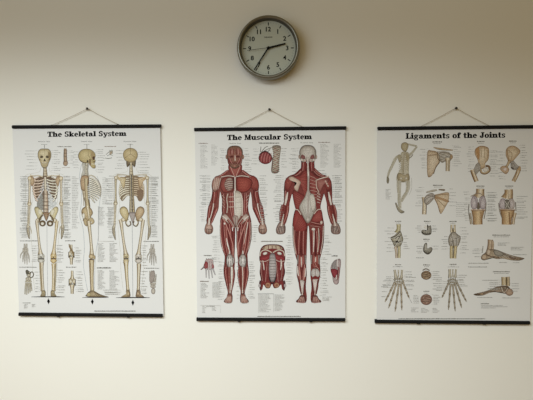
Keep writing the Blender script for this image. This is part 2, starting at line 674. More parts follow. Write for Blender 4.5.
def skel_front(I):
    cx = 44.9
    # faint body outline
    for s in (-1, 1):
        I.line([(cx + s * 4.4, 168), (cx + s * 6, 172), (cx + s * 18.3, 174.8), (cx + s * 19.6, 181), (cx + s * 19, 203), (cx + s * 20, 215), (cx + s * 19.4, 226), (cx + s * 17.8, 238)], .3, (206, 202, 186), smooth=True)
        I.line([(cx + s * 12.5, 184), (cx + s * 12.9, 205), (cx + s * 15, 218), (cx + s * 13.6, 240), (cx + s * 12, 256), (cx + s * 12.4, 268), (cx + s * 10.2, 290)], .3, (206, 202, 186), smooth=True)
    I.line([(46.9, 216), (47.1, 250), (47.7, 296)], .35, (170, 168, 172))
    I.line([(44.4, 144.6), (44.4, 148.3)], .45, DK2)
    # neck and spine
    vertebrae(I, [(44.9, 167, 3.4), (45.1, 171, 3.8), (45.3, 176, 4.8)])
    I.poly([(37.6, 200), (40.5, 193), (45, 189.5), (46.5, 196), (45, 207), (40, 211), (37, 206)], (150, 148, 140), True)
    I.poly([(47, 192), (53, 199), (57, 203), (54.5, 206.5), (49, 208)], (206, 208, 206), True)
    I.poly([(42.5, 190), (45.4, 187.5), (48, 190.5), (47.4, 200), (43.5, 200)], (120, 100, 84), True)
    vertebrae(I, [(45.6, 189, 3.6), (45.9, 198, 4.6), (45.9, 206, 5.2), (45.8, 212.5, 5.4)], (96, 78, 60), (196, 168, 140))
    for k in range(5):
        y = 194.5 + k * 3.6
        I.line([(42.4, y + .5), (43.6, y), (48.2, y), (49.5, y + .5)], .55, (120, 96, 76), smooth=True)
    # rib cage
    I.poly([(34.6, 182), (37.5, 177.2), (44.8, 175.8), (53.5, 177.2), (56.4, 182), (57.3, 192), (56, 199), (50.5, 195), (45.6, 189.2), (40.6, 195), (35.2, 199), (33.6, 191)], (118, 94, 72), True)
    ribs_front(I, 45.3, 179.2, 199.2, 12.2, (230, 204, 180), (238, 232, 210), (96, 70, 50))
    for s in (-1, 1):                       # costal cartilage
        I.line([(45.4 + s * 1.4, 188.6), (45.4 + s * 5, 194.5), (45.4 + s * 9.3, 200.6)], [1.0, .9, .5], (196, 198, 200), smooth=True)
        for k in range(5):
            I.line([(45.4 + s * (2 + k * 1.0), 181.5 + k * 2.6), (45.4 + s * 1.2, 180.5 + k * 1.6)], .5, (206, 208, 208))
    I.bone([(45.2, 177, 2.4), (45.3, 181, 1.9), (45.4, 186, 2.2), (45.4, 189.6, 1.0)], (128, 110, 84), (206, 194, 170), BH)
    # shoulder girdle
    for s in (-1, 1):
        c = 45.0
        I.bone([(c + s * 2.0, 176.8, 1.3), (c + s * 7, 175.6, 1.0), (c + s * 11, 176.0, 1.1), (c + s * 15, 175.2, 1.6)], (118, 98, 66), (206, 184, 140), BH)
        I.fan([(c + s * 11.5, 177), (c + s * 15, 176.4), (c + s * 14.6, 181), (c + s * 13.2, 186.5), (c + s * 10.6, 182)], (110, 84, 58), (176, 142, 104), (204, 178, 140))
    # arms
    for s, c in ((-1, 45.4), (1, 45.2)):
        dx = .2 if s > 0 else 0
        X = lambda v: c + s * v + dx
        I.bone([(X(15.7), 178.2, 3.8), (X(15.7), 180.5, 2.6), (X(15.8), 190, 2.0), (X(15.9), 199.5, 2.2), (X(15.9), 203.6, 4.2)])
        I.ell(X(15.6), 178.3, 2.1, 2.1, BE, TN, BH)
        I.ell(X(16.0), 204.2, 2.1, 1.7, (110, 90, 62), (196, 168, 120), BH)
        I.bone([(X(15.4), 205.8, 1.3), (X(15.8), 214, 1.2), (X(16.4), 224, 1.5)], BE, BM, BH)
        I.bone([(X(17.0), 205.8, 1.3), (X(17.2), 214, 1.2), (X(17.6), 223.6, 1.4)], BE, BM, BH)
        hand_hang(I, [(X(17.1), 224, 2.0), (X(17.4), 227.5, 3.2), (X(17.1), 232, 2.7), (X(16.0), 239, 1.0)], 1)
        I.bone([(X(15.6), 226, .8), (X(14.2), 230, .8), (X(13.8), 233.6, .5)], (110, 96, 70), BM, BH)
    # pelvis
    for s, c in ((-1, 46.1), (1, 46.6)):
        X = lambda v: c + s * v
        fill = (180, 166, 118) if s < 0 else (204, 188, 136)
        I.fan([(X(2.6), 213.2), (X(5.2), 209.8), (X(8.8), 206.6), (X(11.4), 207.6), (X(11.2), 211.6), (X(9.2), 216.4), (X(7.4), 220.6), (X(4.8), 219.4), (X(4.6), 216)], (96, 80, 50), fill, (224, 212, 170), hc=(X(7.4), 210.5))
        I.fan([(X(4.2), 210.6), (X(7), 209), (X(8.2), 211.5), (X(6), 215.4), (X(4.2), 215)], (150, 132, 88), (212, 204, 176), (226, 220, 196))
        I.ell(X(8.2), 220.6, 2.3, 2.3, (92, 76, 50), BM, BH)
        I.line([(X(3.2), 215), (X(6.2), 218.4), (X(7.0), 221.6)], 1.5, (110, 90, 60), smooth=True)
        I.ell(X(3.5), 223.3, 3.3, 3.1, (74, 58, 40), (112, 90, 62), (112, 90, 62))
        I.ell(X(3.6), 223.6, 1.6, 1.5, (150, 132, 104), (226, 222, 208), (230, 228, 218))
    I.fan([(43.2, 212.5), (49.2, 212.5), (48.4, 217), (46.3, 221), (44.4, 217)], (84, 64, 46), (150, 116, 88), (176, 146, 112))
    for k in range(3):
        I.ell(45.0, 214.4 + k * 1.8, .4, .4, DK)
        I.ell(47.4, 214.4 + k * 1.8, .4, .4, DK)
    # legs
    I.bone([(36.6, 220.4, 2.6), (37.2, 224.5, 3.2), (38.0, 232, 2.4), (39.2, 243, 2.3), (40.1, 250, 3.0), (40.6, 254.5, 5.6)])
    I.bone([(57.4, 220.6, 2.6), (56.6, 224.5, 3.2), (55.9, 232, 2.4), (54.7, 243, 2.4), (54.0, 250, 3.2), (53.6, 254.8, 5.8)], BE, TN, BH)
    knee(I, 41.2, 257.4, 6.8, (82, 78, 66), (168, 162, 146), (222, 218, 206))
    knee(I, 53.6, 257.4, 6.4, (118, 88, 46), (192, 158, 98), (226, 204, 150))
    I.bone([(39.9, 263, 1.3), (40.4, 274, 1.0), (41.3, 287, 1.2), (41.5, 291, 1.6)], (110, 92, 60), (176, 156, 112), BM)
    I.bone([(41.9, 262.5, 4.0), (42.0, 267, 2.9), (42.4, 278, 2.4), (43.0, 287, 2.4), (43.1, 291.5, 3.3)])
    I.bone([(55.9, 263, 1.3), (55.6, 274, 1.0), (54.9, 287, 1.2), (54.9, 291, 1.6)], (110, 92, 60), (176, 156, 112), BM)
    I.bone([(53.5, 263.5, 4.2), (53.5, 268, 2.9), (53.4, 278, 2.4), (53.2, 287, 2.4), (53.1, 291.5, 3.3)], BE, TN, BH)
    for s, c in ((-1, 43.4), (1, 53.0)):
        X = lambda v: c + s * v
        I.fan([(X(-1.8), 290.6), (X(1.4), 290.6), (X(1.9), 293.4), (X(3.4 if s > 0 else 2.8), 296.3), (X(-1.6), 296.4), (X(-2.2), 294)], (66, 56, 38), (146, 128, 92), (200, 184, 144))
        for k in range(4):
            I.line([(X(-1 + k * .6), 293), (X(-1 + k * 1.0), 296.2)], .3, (92, 78, 52))
    foot_ground(I, 31.4, 64.6, 296.7)
    diamond(I, 48.6, 301.2)
    skull_front(I, 44.6, 148.6, 168, 13.4)


def skel_side(I):
    I.line([(86.9, 144.4), (86.9, 149)], .45, DK2)
    I.line([(81.6, 164), (79.6, 176), (81.4, 190), (81.2, 204), (79.8, 216), (83, 228), (84.4, 248), (83.4, 264), (85.3, 278), (87.6, 291)], .4, (176, 184, 190), smooth=True)
    I.line([(97, 176), (101.2, 190), (99.4, 204), (98.4, 222), (98.2, 238), (96.2, 250), (95.0, 266), (94.4, 290)], .4, (176, 184, 190), smooth=True)
    # neck
    I.fan([(82.4, 162.5), (88.8, 162.5), (88.2, 170), (88.6, 177), (81.4, 177), (82.8, 170)], (150, 144, 130), (182, 176, 162), (206, 202, 190))
    vertebrae(I, [(86.8, 163, 2.8), (86.0, 169, 2.8), (86.4, 177, 3.2)], (120, 112, 96), (190, 180, 158))
    # ribs
    for k in range(11):
        t = k / 10
        y = 177.5 + 19.5 * t
        x1 = 94.8 + 6.3 * math.sin(PI * (.18 + .62 * t)) - (3.5 * max(0, t - .7) / .3)
        p = [(87.4, y), (91.5, y + .8), (x1 - 1.8, y + 3.6), (x1, y + 5.8)]
        I.line(p, [.8, 1.55, 1.6, 1.0], (60, 49, 40), smooth=True)
        I.line([(a - .1, b - .25) for a, b in p], [.4, .95, 1.0, .55], (234, 226, 204), smooth=True)
    I.line([(93.6, 176.6), (97.6, 180), (100.6, 186), (101, 192), (99.6, 196)], [.6, .8, .8, .7, .4], (150, 136, 112), smooth=True)
    I.bone([(88.2, 176.5, 1.4), (91.5, 175.4, 1.1), (95.6, 177.6, 1.2)], (96, 78, 54), BM, BH)
    # spine
    vertebrae(I, [(86.4, 176, 3.0), (84.2, 184, 3.4), (84.6, 194, 4.0), (87.2, 202, 4.8), (87.8, 208, 5.2)], (110, 92, 66), (178, 156, 118))
    # scapula, arm
    I.fan([(80.4, 180), (82, 176), (86, 175.2), (88.8, 177), (88.6, 183), (86, 190), (82, 190.5), (80.6, 186)], (112, 82, 54), (176, 142, 104), (204, 174, 134))
    I.bone([(86.2, 178.4, 4.8), (86, 182, 3.4), (86.4, 192, 2.8), (87, 201, 3.0), (87.4, 206, 4.0)], (118, 98, 66), (184, 162, 120), (216, 200, 162))
    I.line([(88.7, 178), (88.7, 190), (89.7, 206)], .45, (66, 54, 42))
    I.line([(81, 186), (83, 192), (84, 206)], .6, (150, 130, 96), smooth=True)
    # pelvis, forearm crossing
    I.fan([(81.4, 211), (83.4, 207.6), (87, 206.4), (91, 208.4), (92.9, 213), (91, 216.6), (89.8, 221), (85, 222), (82.4, 217)], (104, 82, 52), (178, 152, 108), (208, 186, 142), hc=(87, 210.5))
    I.bone([(87.4, 206, 3.4), (88.6, 214, 2.2), (89.8, 223, 2.2)], (118, 98, 66), (200, 180, 138), BH)
    I.fan([(83.4, 217), (87, 219), (88, 223), (86.6, 226.3), (84, 223.5)], (92, 72, 46), (170, 146, 104), (196, 174, 130))
    I.fan([(88.8, 219), (92, 217.6), (94.6, 221.4), (92.6, 224.2), (89.5, 224)], (92, 72, 46), (184, 162, 118), (206, 186, 142))
    I.ell(91.0, 222.4, 1.0, .9, (90, 74, 52), (214, 208, 192))
    I.line([(82.2, 212), (84, 217), (83.2, 221)], .9, (112, 90, 58), smooth=True)
    I.fan([(82.4, 214), (84.4, 213.6), (84.6, 218), (83, 218.4)], (140, 120, 86), (226, 222, 208))
    # leg
    I.bone([(88.6, 221, 4.6), (89.2, 226, 3.6), (90.4, 236, 2.9), (91.4, 247, 3.0), (91.7, 253, 4.2), (91.7, 256.6, 5.8)])
    I.ell(91.4, 256.4, 2.6, 2.6, (92, 72, 46), (172, 146, 104), (212, 190, 148))
    I.fan([(93.4, 254.8), (95.2, 256), (95.4, 258.4), (94, 259.4), (93, 257.4)], (92, 72, 46), (184, 160, 116))
    I.line([(88.8, 259.6), (91.4, 259.2), (94.4, 260)], .8, (70, 54, 36), smooth=True)
    I.ell(91.6, 261.2, 2.9, 1.7, (96, 76, 50), (180, 156, 114), (216, 196, 156))
    I.bone([(91.6, 260.6, 5.2), (91.6, 266, 4.8), (91.7, 278, 3.8), (92.0, 287, 3.4), (92.2, 291, 4.0)], (122, 100, 68), (186, 164, 122), (222, 206, 170))
    I.line([(90.4, 263, ), (90.3, 278), (91.2, 290)], .5, (130, 106, 72))
    I.fan([(87.4, 296.7), (86.8, 294), (89, 291.6), (92, 290.4), (94.6, 291), (99, 293.6), (104, 295.6), (108, 296.8)], (70, 56, 38), (142, 122, 90), (188, 168, 130), inset=.75)
    for k in range(5):
        I.line([(93.5 + k * .8, 291.6 + k * .4), (97.5 + k * 2.1, 296.3)], .35, (104, 84, 58))
    I.ell(88.8, 294.6, 1.9, 1.8, (110, 94, 58), (184, 168, 118))
    foot_ground(I, 82.3, 108.6, 297.3)
    diamond(I, 92.4, 301.6)
    # skull
    I.fan([(86.6, 148.8), (91, 149.6), (94.6, 152.6), (95.6, 156), (94.8, 158.6), (95.6, 161), (94.6, 163.6), (95.6, 165.6), (95.2, 168.2), (92.6, 168.2), (90.2, 165.6), (89, 163), (84.4, 163), (80.2, 161), (78.2, 156.4), (79.2, 152.4), (82.2, 149.6)], (86, 68, 44), (186, 164, 108), (210, 192, 140), inset=.9, hc=(85.4, 155))
    I.line([(88.2, 149.4), (88.4, 155), (91, 159)], .3, (120, 98, 62), smooth=True)
    I.fan([(91, 151.6), (94, 154), (94.6, 157.6), (91.6, 158)], (150, 124, 80), (176, 150, 102))
    I.fan([(92.6, 156.8), (94.8, 156.6), (94.4, 159.6), (92.8, 159.6)], (110, 78, 48), (96, 66, 42))
    I.line([(94.9, 161.6), (93, 162)], .7, (78, 60, 42))
    I.line([(90.4, 159.6), (93.2, 160.2)], .6, (120, 96, 62))
    I.ell(87.6, 161.2, 1.0, .9, DK, DK)
    I.fan([(89, 159.4), (90.8, 160), (91, 164.6), (89.6, 165)], (104, 80, 52), (146, 116, 76))
    I.line([(91.4, 164), (95.2, 164.2)], .55, (226, 220, 200))
    I.line([(80, 160.2), (84, 162.6), (88, 162.6)], .6, (96, 78, 50), smooth=True)


def skel_back(I):
    cx = 132.2
    for s in (-1, 1):
        I.line([(cx + s * 4.4, 168), (cx + s * 6, 172), (cx + s * 17.6, 174.8), (cx + s * 19.4, 181), (cx + s * 18.6, 203), (cx + s * 19.6, 215), (cx + s * 19, 226), (cx + s * 18, 238)], .3, (206, 202, 186), smooth=True)
        I.line([(cx + s * 12, 184), (cx + s * 12.6, 205), (cx + s * 14.4, 218), (cx + s * 13, 240), (cx + s * 11.2, 256), (cx + s * 11.6, 268), (cx + s * 9, 290)], .3, (206, 202, 186), smooth=True)
    I.line([(130.2, 143.9), (130.2, 148)], .45, DK2)
    I.line([(132.2, 222), (132.5, 260), (132.9, 297)], .4, (160, 162, 166))
    # rib cage
    I.poly([(121, 182), (124.5, 176.8), (131.6, 175.2), (139, 176.8), (142.6, 182), (143.6, 190), (142.4, 199.5), (139, 201.2), (136, 196), (131.8, 196), (127, 196), (122.4, 201.2), (119.4, 196), (118.9, 190)], (140, 118, 90), True)
    n = 9
    for s, c, col, ed in ((-1, 131.0, (228, 220, 196), (112, 94, 66)), (1, 132.2, (214, 190, 156), (104, 74, 50))):
        for k in range(n):
            t = k / (n - 1)
            y = 178.4 + 16.6 * t
            w = 11.9 * (.70 + .30 * math.sin(PI * min(1, .2 + t * .62)))
            if t > .9:
                w *= .8
            p = [(c + s * 1.6, y), (c + s * w * .55, y + .5), (c + s * w * .93, y + 3.2), (c + s * w, y + 5.6)]
            I.line(p, [1.2, 1.6, 1.5, .7], ed, smooth=True)
            I.line([(a, b - .2) for a, b in p], [.7, 1.1, 1.0, .35], col, smooth=True)
    I.poly([(137.5, 190), (142.8, 190), (143, 197), (140.5, 200.6), (137.6, 197)], (140, 112, 86), True)
    # scapulae and clavicles
    for s, f1, f2 in ((-1, (196, 172, 124), (218, 200, 158)), (1, (184, 150, 108), (214, 188, 146))):
        c = 131.8
        X = lambda v: c + s * v
        I.bone([(X(3), 175.6, 1.0), (X(9), 174.8, 1.0), (X(15), 175.0, 1.5)], (112, 92, 62), BM, BH)
        I.fan([(X(6.2), 177.4), (X(13.4), 177), (X(15), 178.6), (X(11.6), 181.4), (X(8.6), 188.4), (X(7.2), 187), (X(6.4), 182)], (118, 94, 60), f1, f2)
        I.bone([(X(6.6), 179.6, .7), (X(11), 178, 1.1), (X(15.4), 175.8, 1.5)], (124, 98, 64), (214, 190, 144), BH)
    # arms
    for s, c in ((-1, 131.7), (1, 131.6)):
        X = lambda v: c + s * v
        I.bone([(X(15.6), 177.6, 3.6), (X(16), 180.5, 2.4), (X(16.0), 190, 1.9), (X(16.0), 199.5, 2.2), (X(16.1), 203, 4.0)], (112, 96, 70), (180, 162, 126), (218, 206, 176))
        I.ell(X(15.6), 177.8, 2.0, 2.0, BE, BM, BH)
        I.ell(X(16.1), 203.6, 2.0, 1.7, (104, 86, 60), (180, 160, 120), BH)
        I.bone([(X(15.7), 205, 1.3), (X(16.2), 214, 1.2), (X(16.8), 225, 1.5)], (112, 96, 70), BM, BH)
        I.bone([(X(17.1), 205, 1.2), (X(17.2), 214, 1.1), (X(17.6), 224.4, 1.3)], (112, 96, 70), BM, BH)
        hand_hang(I, [(X(17.2), 224.6, 2.0), (X(18.0), 228, 2.9), (X(17.8), 233, 2.5), (X(16.2), 240, .9)], 1)
    # spine
    vertebrae(I, [(131.4, 174, 3.8), (131.7, 184, 3.6), (131.8, 195, 4.2), (132, 205, 5.2), (132.2, 213, 5.6)], (104, 88, 62), (190, 168, 126))
    I.line([(131.7, 173), (131.8, 190), (132.3, 214)], 1.0, (92, 84, 82), smooth=True)
    for k in range(11):
        I.ell(131.8 + k * .05, 176 + k * 3.4, .55, .8, (52, 46, 44))
    # pelvis
    I.fan([(129, 212.6), (135.4, 212.6), (135, 217), (132.8, 223), (130.2, 217)], (84, 70, 62), (156, 142, 136), (184, 172, 164))
    for s, c, f1, f2 in ((-1, 132.2, (190, 168, 116), (222, 206, 160)), (1, 131.9, (176, 146, 106), (210, 184, 144))):
        X = lambda v: c + s * v
        I.fan([(X(3.4), 213.5), (X(5.2), 208.4), (X(8.4), 206.4), (X(11.6), 207.8), (X(12.6), 211.4), (X(11), 215.4), (X(8.6), 218.6), (X(6.8), 221.5), (X(4.2), 219)], (92, 70, 40), f1, f2, hc=(X(8.6), 210.6))
        I.line([(X(4), 219), (X(6.4), 222.6), (X(4.4), 226.2), (X(1.4), 224.4), (X(2.2), 221)], 1.1, (110, 92, 66), smooth=True)
        I.line([(X(4.2), 219.5), (X(6), 222.6), (X(4.2), 225.6)], .5, (206, 190, 150), smooth=True)
        I.ell(X(9.0), 219.6, 2.2, 2.0, (112, 90, 60), BM, BH)
    # legs
    I.bone([(119.9, 219.4, 2.8), (121.2, 223.5, 3.4), (122.3, 232, 2.6), (124, 244, 2.6), (125.2, 251, 3.4), (125.9, 255, 5.4)])
    I.bone([(143.6, 219.6, 2.8), (142.6, 223.8, 3.4), (141.6, 232, 2.6), (139.8, 244, 2.6), (138.9, 251, 3.4), (138.5, 255, 5.6)])
    knee(I, 126.1, 257.4, 5.8, (78, 62, 38), (166, 142, 96), (216, 200, 156))
    knee(I, 138.5, 257.6, 7.0, (84, 74, 62), (174, 162, 146), (224, 216, 204))
    I.bone([(125.9, 261.5, 5.8), (126.2, 266, 4.0), (126.9, 278, 3.0), (127.7, 287, 2.8), (128.0, 291, 3.8)], BE, (200, 176, 124), BH)
    I.line([(124.6, 263), (125.4, 276), (126.8, 290)], .5, (120, 98, 60))
    I.bone([(138.9, 263.5, 4.4), (138.9, 268, 3.8), (138.6, 278, 3.0), (138.4, 287, 2.8), (138.3, 291, 3.8)], BE, BM, BH)
    I.line([(140.5, 265), (140, 276), (139.4, 290)], .5, (120, 92, 60))
    I.fan([(126, 291), (128.4, 289.6), (129.8, 291.4), (129.9, 296.8), (121.4, 297.2), (123.4, 295.4), (126, 294)], (66, 52, 36), (140, 118, 84), (192, 172, 132))
    I.fan([(136.6, 291), (138.6, 289.6), (140.4, 291.4), (140.8, 294), (144, 297), (136.4, 297), (136, 294)], (66, 50, 38), (136, 112, 82), (190, 164, 128))
    I.ell(128.2, 293.6, 1.4, 2.2, (80, 58, 40), (164, 138, 98), (206, 186, 146))
    I.ell(138.2, 293.6, 1.5, 2.2, (80, 58, 42), (160, 132, 98), (202, 178, 142))
    foot_ground(I, 116.0, 149.8, 297.5, 1.0)
    diamond(I, 132.9, 302.6)
    # skull
    I.fan([(126.4, 160.5), (128, 158), (130.8, 160), (134, 158), (135.8, 160.5), (135.4, 165.6), (134, 167), (132.4, 163), (129.4, 163), (128, 167), (126.6, 165.6)], (74, 62, 44), (120, 102, 74), (150, 132, 100))
    I.fan([(130.4, 148), (134.4, 148.9), (137.2, 152), (137.7, 156), (136, 160), (133.6, 161.6), (130.6, 162.2), (127.6, 161.6), (124.8, 160), (123.2, 156), (123.6, 152), (126.6, 148.9)], (112, 92, 58), (186, 162, 110), (212, 192, 144), inset=.88, hc=(129.8, 154))
    I.line([(130.3, 148.4), (130.4, 154.4)], .35, (126, 104, 66))
    I.line([(124.6, 158.4), (128, 155.6), (130.4, 154.4), (133, 155.6), (136.4, 158.4)], .4, (142, 118, 76), smooth=True)
    vertebrae(I, [(131, 162.5, 2.8), (131.1, 168, 3.2), (131.2, 174.5, 3.8)], (112, 96, 70), (196, 178, 140))


def xhand(I, x, y0, y1, w, col=(150, 140, 124), ed=(96, 88, 74), flip=1):
    """hand skeleton pointing down, wrist at the top"""
    h = y1 - y0
    I.bone([(x - w * .12, y0, w * .16), (x - w * .1, y0 + h * .22, w * .2)], ed, col, mixc(col, (240, 236, 226), .6))
    I.bone([(x + w * .12, y0, w * .16), (x + w * .1, y0 + h * .22, w * .2)], ed, col, mixc(col, (240, 236, 226), .6))
    for k in range(6):
        I.ell(x + (-.22 + .2 * (k % 3)) * w, y0 + h * (.26 + .09 * (k // 3)), w * .13, h * .055, ed, mixc(col, (230, 226, 214), .3))
    for k, (u, L) in enumerate(((-.42, .90), (-.17, 1.0), (.08, .98), (.30, .88))):
        p = [(x + flip * u * w * .5, y0 + h * .40, w * .12), (x + flip * u * w * .85, y0 + h * .62, w * .15), (x + flip * u * w, y0 + h * L, w * .07)]
        I.bone(p, ed, col, mixc(col, (240, 236, 226), .5))
        for t in (.66, .82):
            I.line([(x + flip * u * w - .4, y0 + h * t * L), (x + flip * u * w + .4, y0 + h * t * L)], .3, ed)
    I.bone([(x + flip * .22 * w, y0 + h * .36, w * .13), (x + flip * .52 * w, y0 + h * .52, w * .12), (x + flip * .58 * w, y0 + h * .70, w * .06)], ed, col, mixc(col, (240, 236, 226), .5))


def xfoot(I, x, y0, y1, w, col=(158, 146, 122), ed=(92, 84, 66), down=True):
    """foot skeleton from above; heel at the end given by down"""
    h = y1 - y0
    Y = (lambda t: y0 + h * t) if down else (lambda t: y1 - h * t)
    for k in range(5):
        u = -.36 + .18 * k
        L = (.02, .0, .05, .1, .16)[k]
        I.bone([(x + u * w, Y(L), w * .12), (x + u * w * .95, Y(.22), w * .13), (x + u * w * .75, Y(.50), w * .15)], ed, col, mixc(col, (240, 236, 220), .5))
        I.line([(x + u * w - .5, Y(.2 + L * .4)), (x + u * w + .5, Y(.2 + L * .4))], .35, ed)
    for k in range(4):
        I.ell(x + (-.24 + .16 * k) * w, Y(.56), w * .12, h * .05, ed, mixc(col, (235, 230, 212), .3))
    I.ell(x - .1 * w, Y(.67), w * .2, h * .075, ed, col, mixc(col, (240, 236, 220), .4))
    I.ell(x + .14 * w, Y(.68), w * .16, h * .08, ed, col, mixc(col, (240, 236, 220), .4))
    I.ell(x + .03 * w, Y(.87), w * .24, h * .13, ed, col, mixc(col, (240, 236, 220), .5))


def xjoint(I, x, y0, y1, w, ed=(78, 66, 46), col=(176, 154, 112)):
    """knee-like hinge of two long bones"""
    h = y1 - y0
    I.bone([(x, y0, w * .34), (x, y0 + h * .25, w * .4), (x, y0 + h * .42, w * .85)], ed, col, BH)
    I.bone([(x, y1, w * .42), (x, y1 - h * .25, w * .5), (x, y1 - h * .40, w * .85)], ed, col, BH)
    for s in (-1, 1):
        I.ell(x + s * w * .24, y0 + h * .46, w * .26, h * .12, ed, col, (220, 212, 190))
        I.line([(x + s * w * .44, y0 + h * .36), (x + s * w * .46, y0 + h * .66)], .6, (84, 76, 60))
    I.line([(x - w * .42, y0 + h * .58), (x + w * .42, y0 + h * .58)], .8, (60, 54, 40))
    I.line([(x - w * .2, y0 + h * .4), (x + w * .2, y0 + h * .62)], .5, (206, 206, 196))


def skel_small(I):
    # breastbone-like column at the upper left
    I.bone([(65.2, 148.4, 2.4), (65.3, 151.5, 3.2), (65.2, 156, 3.4), (65.5, 161.2, 3.6)], (92, 74, 56), (160, 130, 104), (196, 170, 140))
    I.fan([(63.6, 161.4), (67.4, 161), (67.6, 164.6), (65.6, 166), (63.4, 164.8)], (92, 72, 52), (156, 126, 98), (190, 162, 130))
    for y in (150.2, 153.2, 156.4, 161):
        I.line([(63.5, y), (67.2, y)], .4, (96, 78, 58))
    I.split('printed_diagram', 'small joint sketch right of the side view skull')
    # small sketch at the upper right of the side figure
    for p in ([(106, 154.6), (109, 152), (112.2, 150.2), (112.4, 154)], [(107, 156), (110, 154.6), (112.6, 155.6)], [(109.4, 150), (111.4, 152.4)], [(105.4, 158), (108, 158.6), (112, 157.6)]):
        I.line(p, .5, (120, 122, 104), smooth=True)
    I.fan([(109.6, 152.4), (112, 151), (112.2, 153.4), (110, 154.6)], (120, 104, 84), (180, 160, 132))
    I.split('printed_diagram', 'hand bones at the lower left')
    xhand(I, 25.6, 243.6, 264.6, 9.0, (166, 156, 138), (84, 76, 62), flip=-1)
    I.split('printed_diagram', 'hand bones at the lower right')
    xhand(I, 152.4, 244.0, 265.6, 9.0, (166, 156, 142), (84, 76, 64), flip=-1)
    I.split('printed_diagram', 'foot bones at the lower left')
    xfoot(I, 28.4, 271, 294.8, 9.4, (170, 158, 132), (84, 76, 58), down=False)
    I.fan([(25.6, 270.8), (28, 270), (29, 273.4), (26.6, 274.6)], (60, 56, 46), (96, 90, 74))
    I.line([(29, 274.4), (32, 271.8), (33.6, 274.6), (32, 277.4), (29.4, 276.6)], 1.0, (104, 96, 78), smooth=True)
    I.split('printed_diagram', 'foot bones at the lower right')
    xfoot(I, 153.0, 270.4, 294.2, 8.8, (170, 158, 144), (80, 70, 60))
    I.fan([(149.4, 276), (151, 271.6), (154.4, 270.8), (154.4, 278), (152, 283), (149.6, 281.6)], (120, 108, 98), (166, 152, 142))
    I.split('printed_diagram', 'upper knee joint drawing')
    xjoint(I, 71.4, 244.6, 264.6, 6.2)
    I.line([(69.0, 244), (70, 247.4), (72.6, 252), (74, 256)], [1.0, 1.6, 1.8, 1.2], (140, 116, 78), smooth=True)
    I.split('printed_diagram', 'lower knee joint drawing')
    xjoint(I, 72.2, 270.6, 293.8, 7.2)


def skel_notes(I):
    caption(I, 'Anterior View', 44.2, 142.1, 12, 1.25)
    caption(I, 'Lateral View', 86.6, 142.0, 11, 1.25)
    caption(I, 'Posterior View', 130.0, 142.0, 12.5, 1.25)
    for x in (44.2, 86.8, 130.2):
        words(I, x - 3, x + 3, 144.8, .6)
    words(I, 57.5, 71.5, 147.0, .75, (128, 122, 112))
    words(I, 104.5, 116, 146.8, .7, (150, 128, 112))
    words(I, 62, 70, 167.8, .5, (186, 160, 140))
    words(I, 103, 112, 158.5, .5)
    for x0, x1, y in ((20, 37.6, 241.3), (19.4, 37, 267.6), (143.4, 158.8, 241.8), (144, 159.2, 268.6), (65, 75.6, 241.2), (66, 76.4, 267.6)):
        words(I, x0, x1, y, .8, (118, 114, 106))
    callouts(I, 24, 34, 38, 151, 172, 3, 'l')
    callouts(I, 54, 61, 51, 151, 172, 2.2, 'r')
    callouts(I, 72, 78, 79, 152, 170, 3, 'l')
    callouts(I, 70.5, 75, 67, 151, 165, 2.4, 'r')
    callouts(I, 98, 106, 95.5, 150, 173, 2.3, 'r')
    callouts(I, 114, 122, 125, 151, 172, 3, 'l')
    callouts(I, 140, 150, 137, 152, 173, 2.6, 'r')
    for k in range(2):
        callouts(I, 19.8, 26.8, 29, 177, 238, 1.9, 'l')
        callouts(I, 64.5, 71, 62.5, 177, 238, 1.9, 'r')
        callouts(I, 152, 158.8, 148.5, 177, 238, 1.9, 'r')
    column(I, 72, 79.5, 177, 228, 1.7)
    column(I, 102.5, 111, 178, 205, 2.0)
    callouts(I, 105, 112.6, 116, 176, 240, 2.2, 'l')
    column(I, 98.8, 105, 207.5, 226, 1.35)
    column(I, 108, 114.6, 207.5, 226, 1.35)
    I.line([(98.5, 206), (98.5, 241.2), (114.2, 241.2)], .25, (168, 166, 160))
    column(I, 97.8, 105.6, 243.6, 262, 1.2)
    column(I, 109.6, 118.4, 243.6, 262, 1.2)
    words(I, 97, 111.6, 268.2, .9, (112, 110, 104))
    column(I, 97.8, 105.6, 270.6, 289.4, 1.15)
    column(I, 109.6, 119.6, 270.6, 289.4, 1.15)
    callouts(I, 31.5, 36, 39, 246, 262, 2.2, 'l')
    callouts(I, 57.5, 64, 56, 246, 264, 1.9, 'r')
    callouts(I, 34.5, 38, 41, 272, 293, 3, 'l')
    callouts(I, 58.5, 66, 55.5, 270, 294, 2.6, 'r')
    callouts(I, 76, 82, 74, 248, 262, 2.0, 'r')
    callouts(I, 78, 84, 75.5, 272, 293, 2.2, 'r')
    callouts(I, 143, 148.6, 141, 246, 266, 2.4, 'r')
    callouts(I, 142, 147.6, 140, 272, 294, 2.6, 'r')
    callouts(I, 100, 118, 121, 290.5, 295.5, 1.5, 'l')
    words(I, 22.6, 30.8, 303.0, .7)
    column(I, 24.2, 29, 304.6, 308.4, 1.1)
    column(I, 32, 36, 304.4, 307, 1.1)
    words(I, 94.6, 135.6, 311.2, .75, (132, 130, 126))


# ------------------------------------------------------------------ artwork: muscle chart
RD, RM, RH = (70, 24, 22), (148, 52, 44), (192, 102, 88)
SK, SKE = (150, 96, 82), (58, 32, 27)
FA, FAE = (214, 204, 192), (150, 136, 124)


def musc_title(I):
    title(I, 'The Muscular System', 226.9, 311.9, 140.2, 139.2, 5.3)


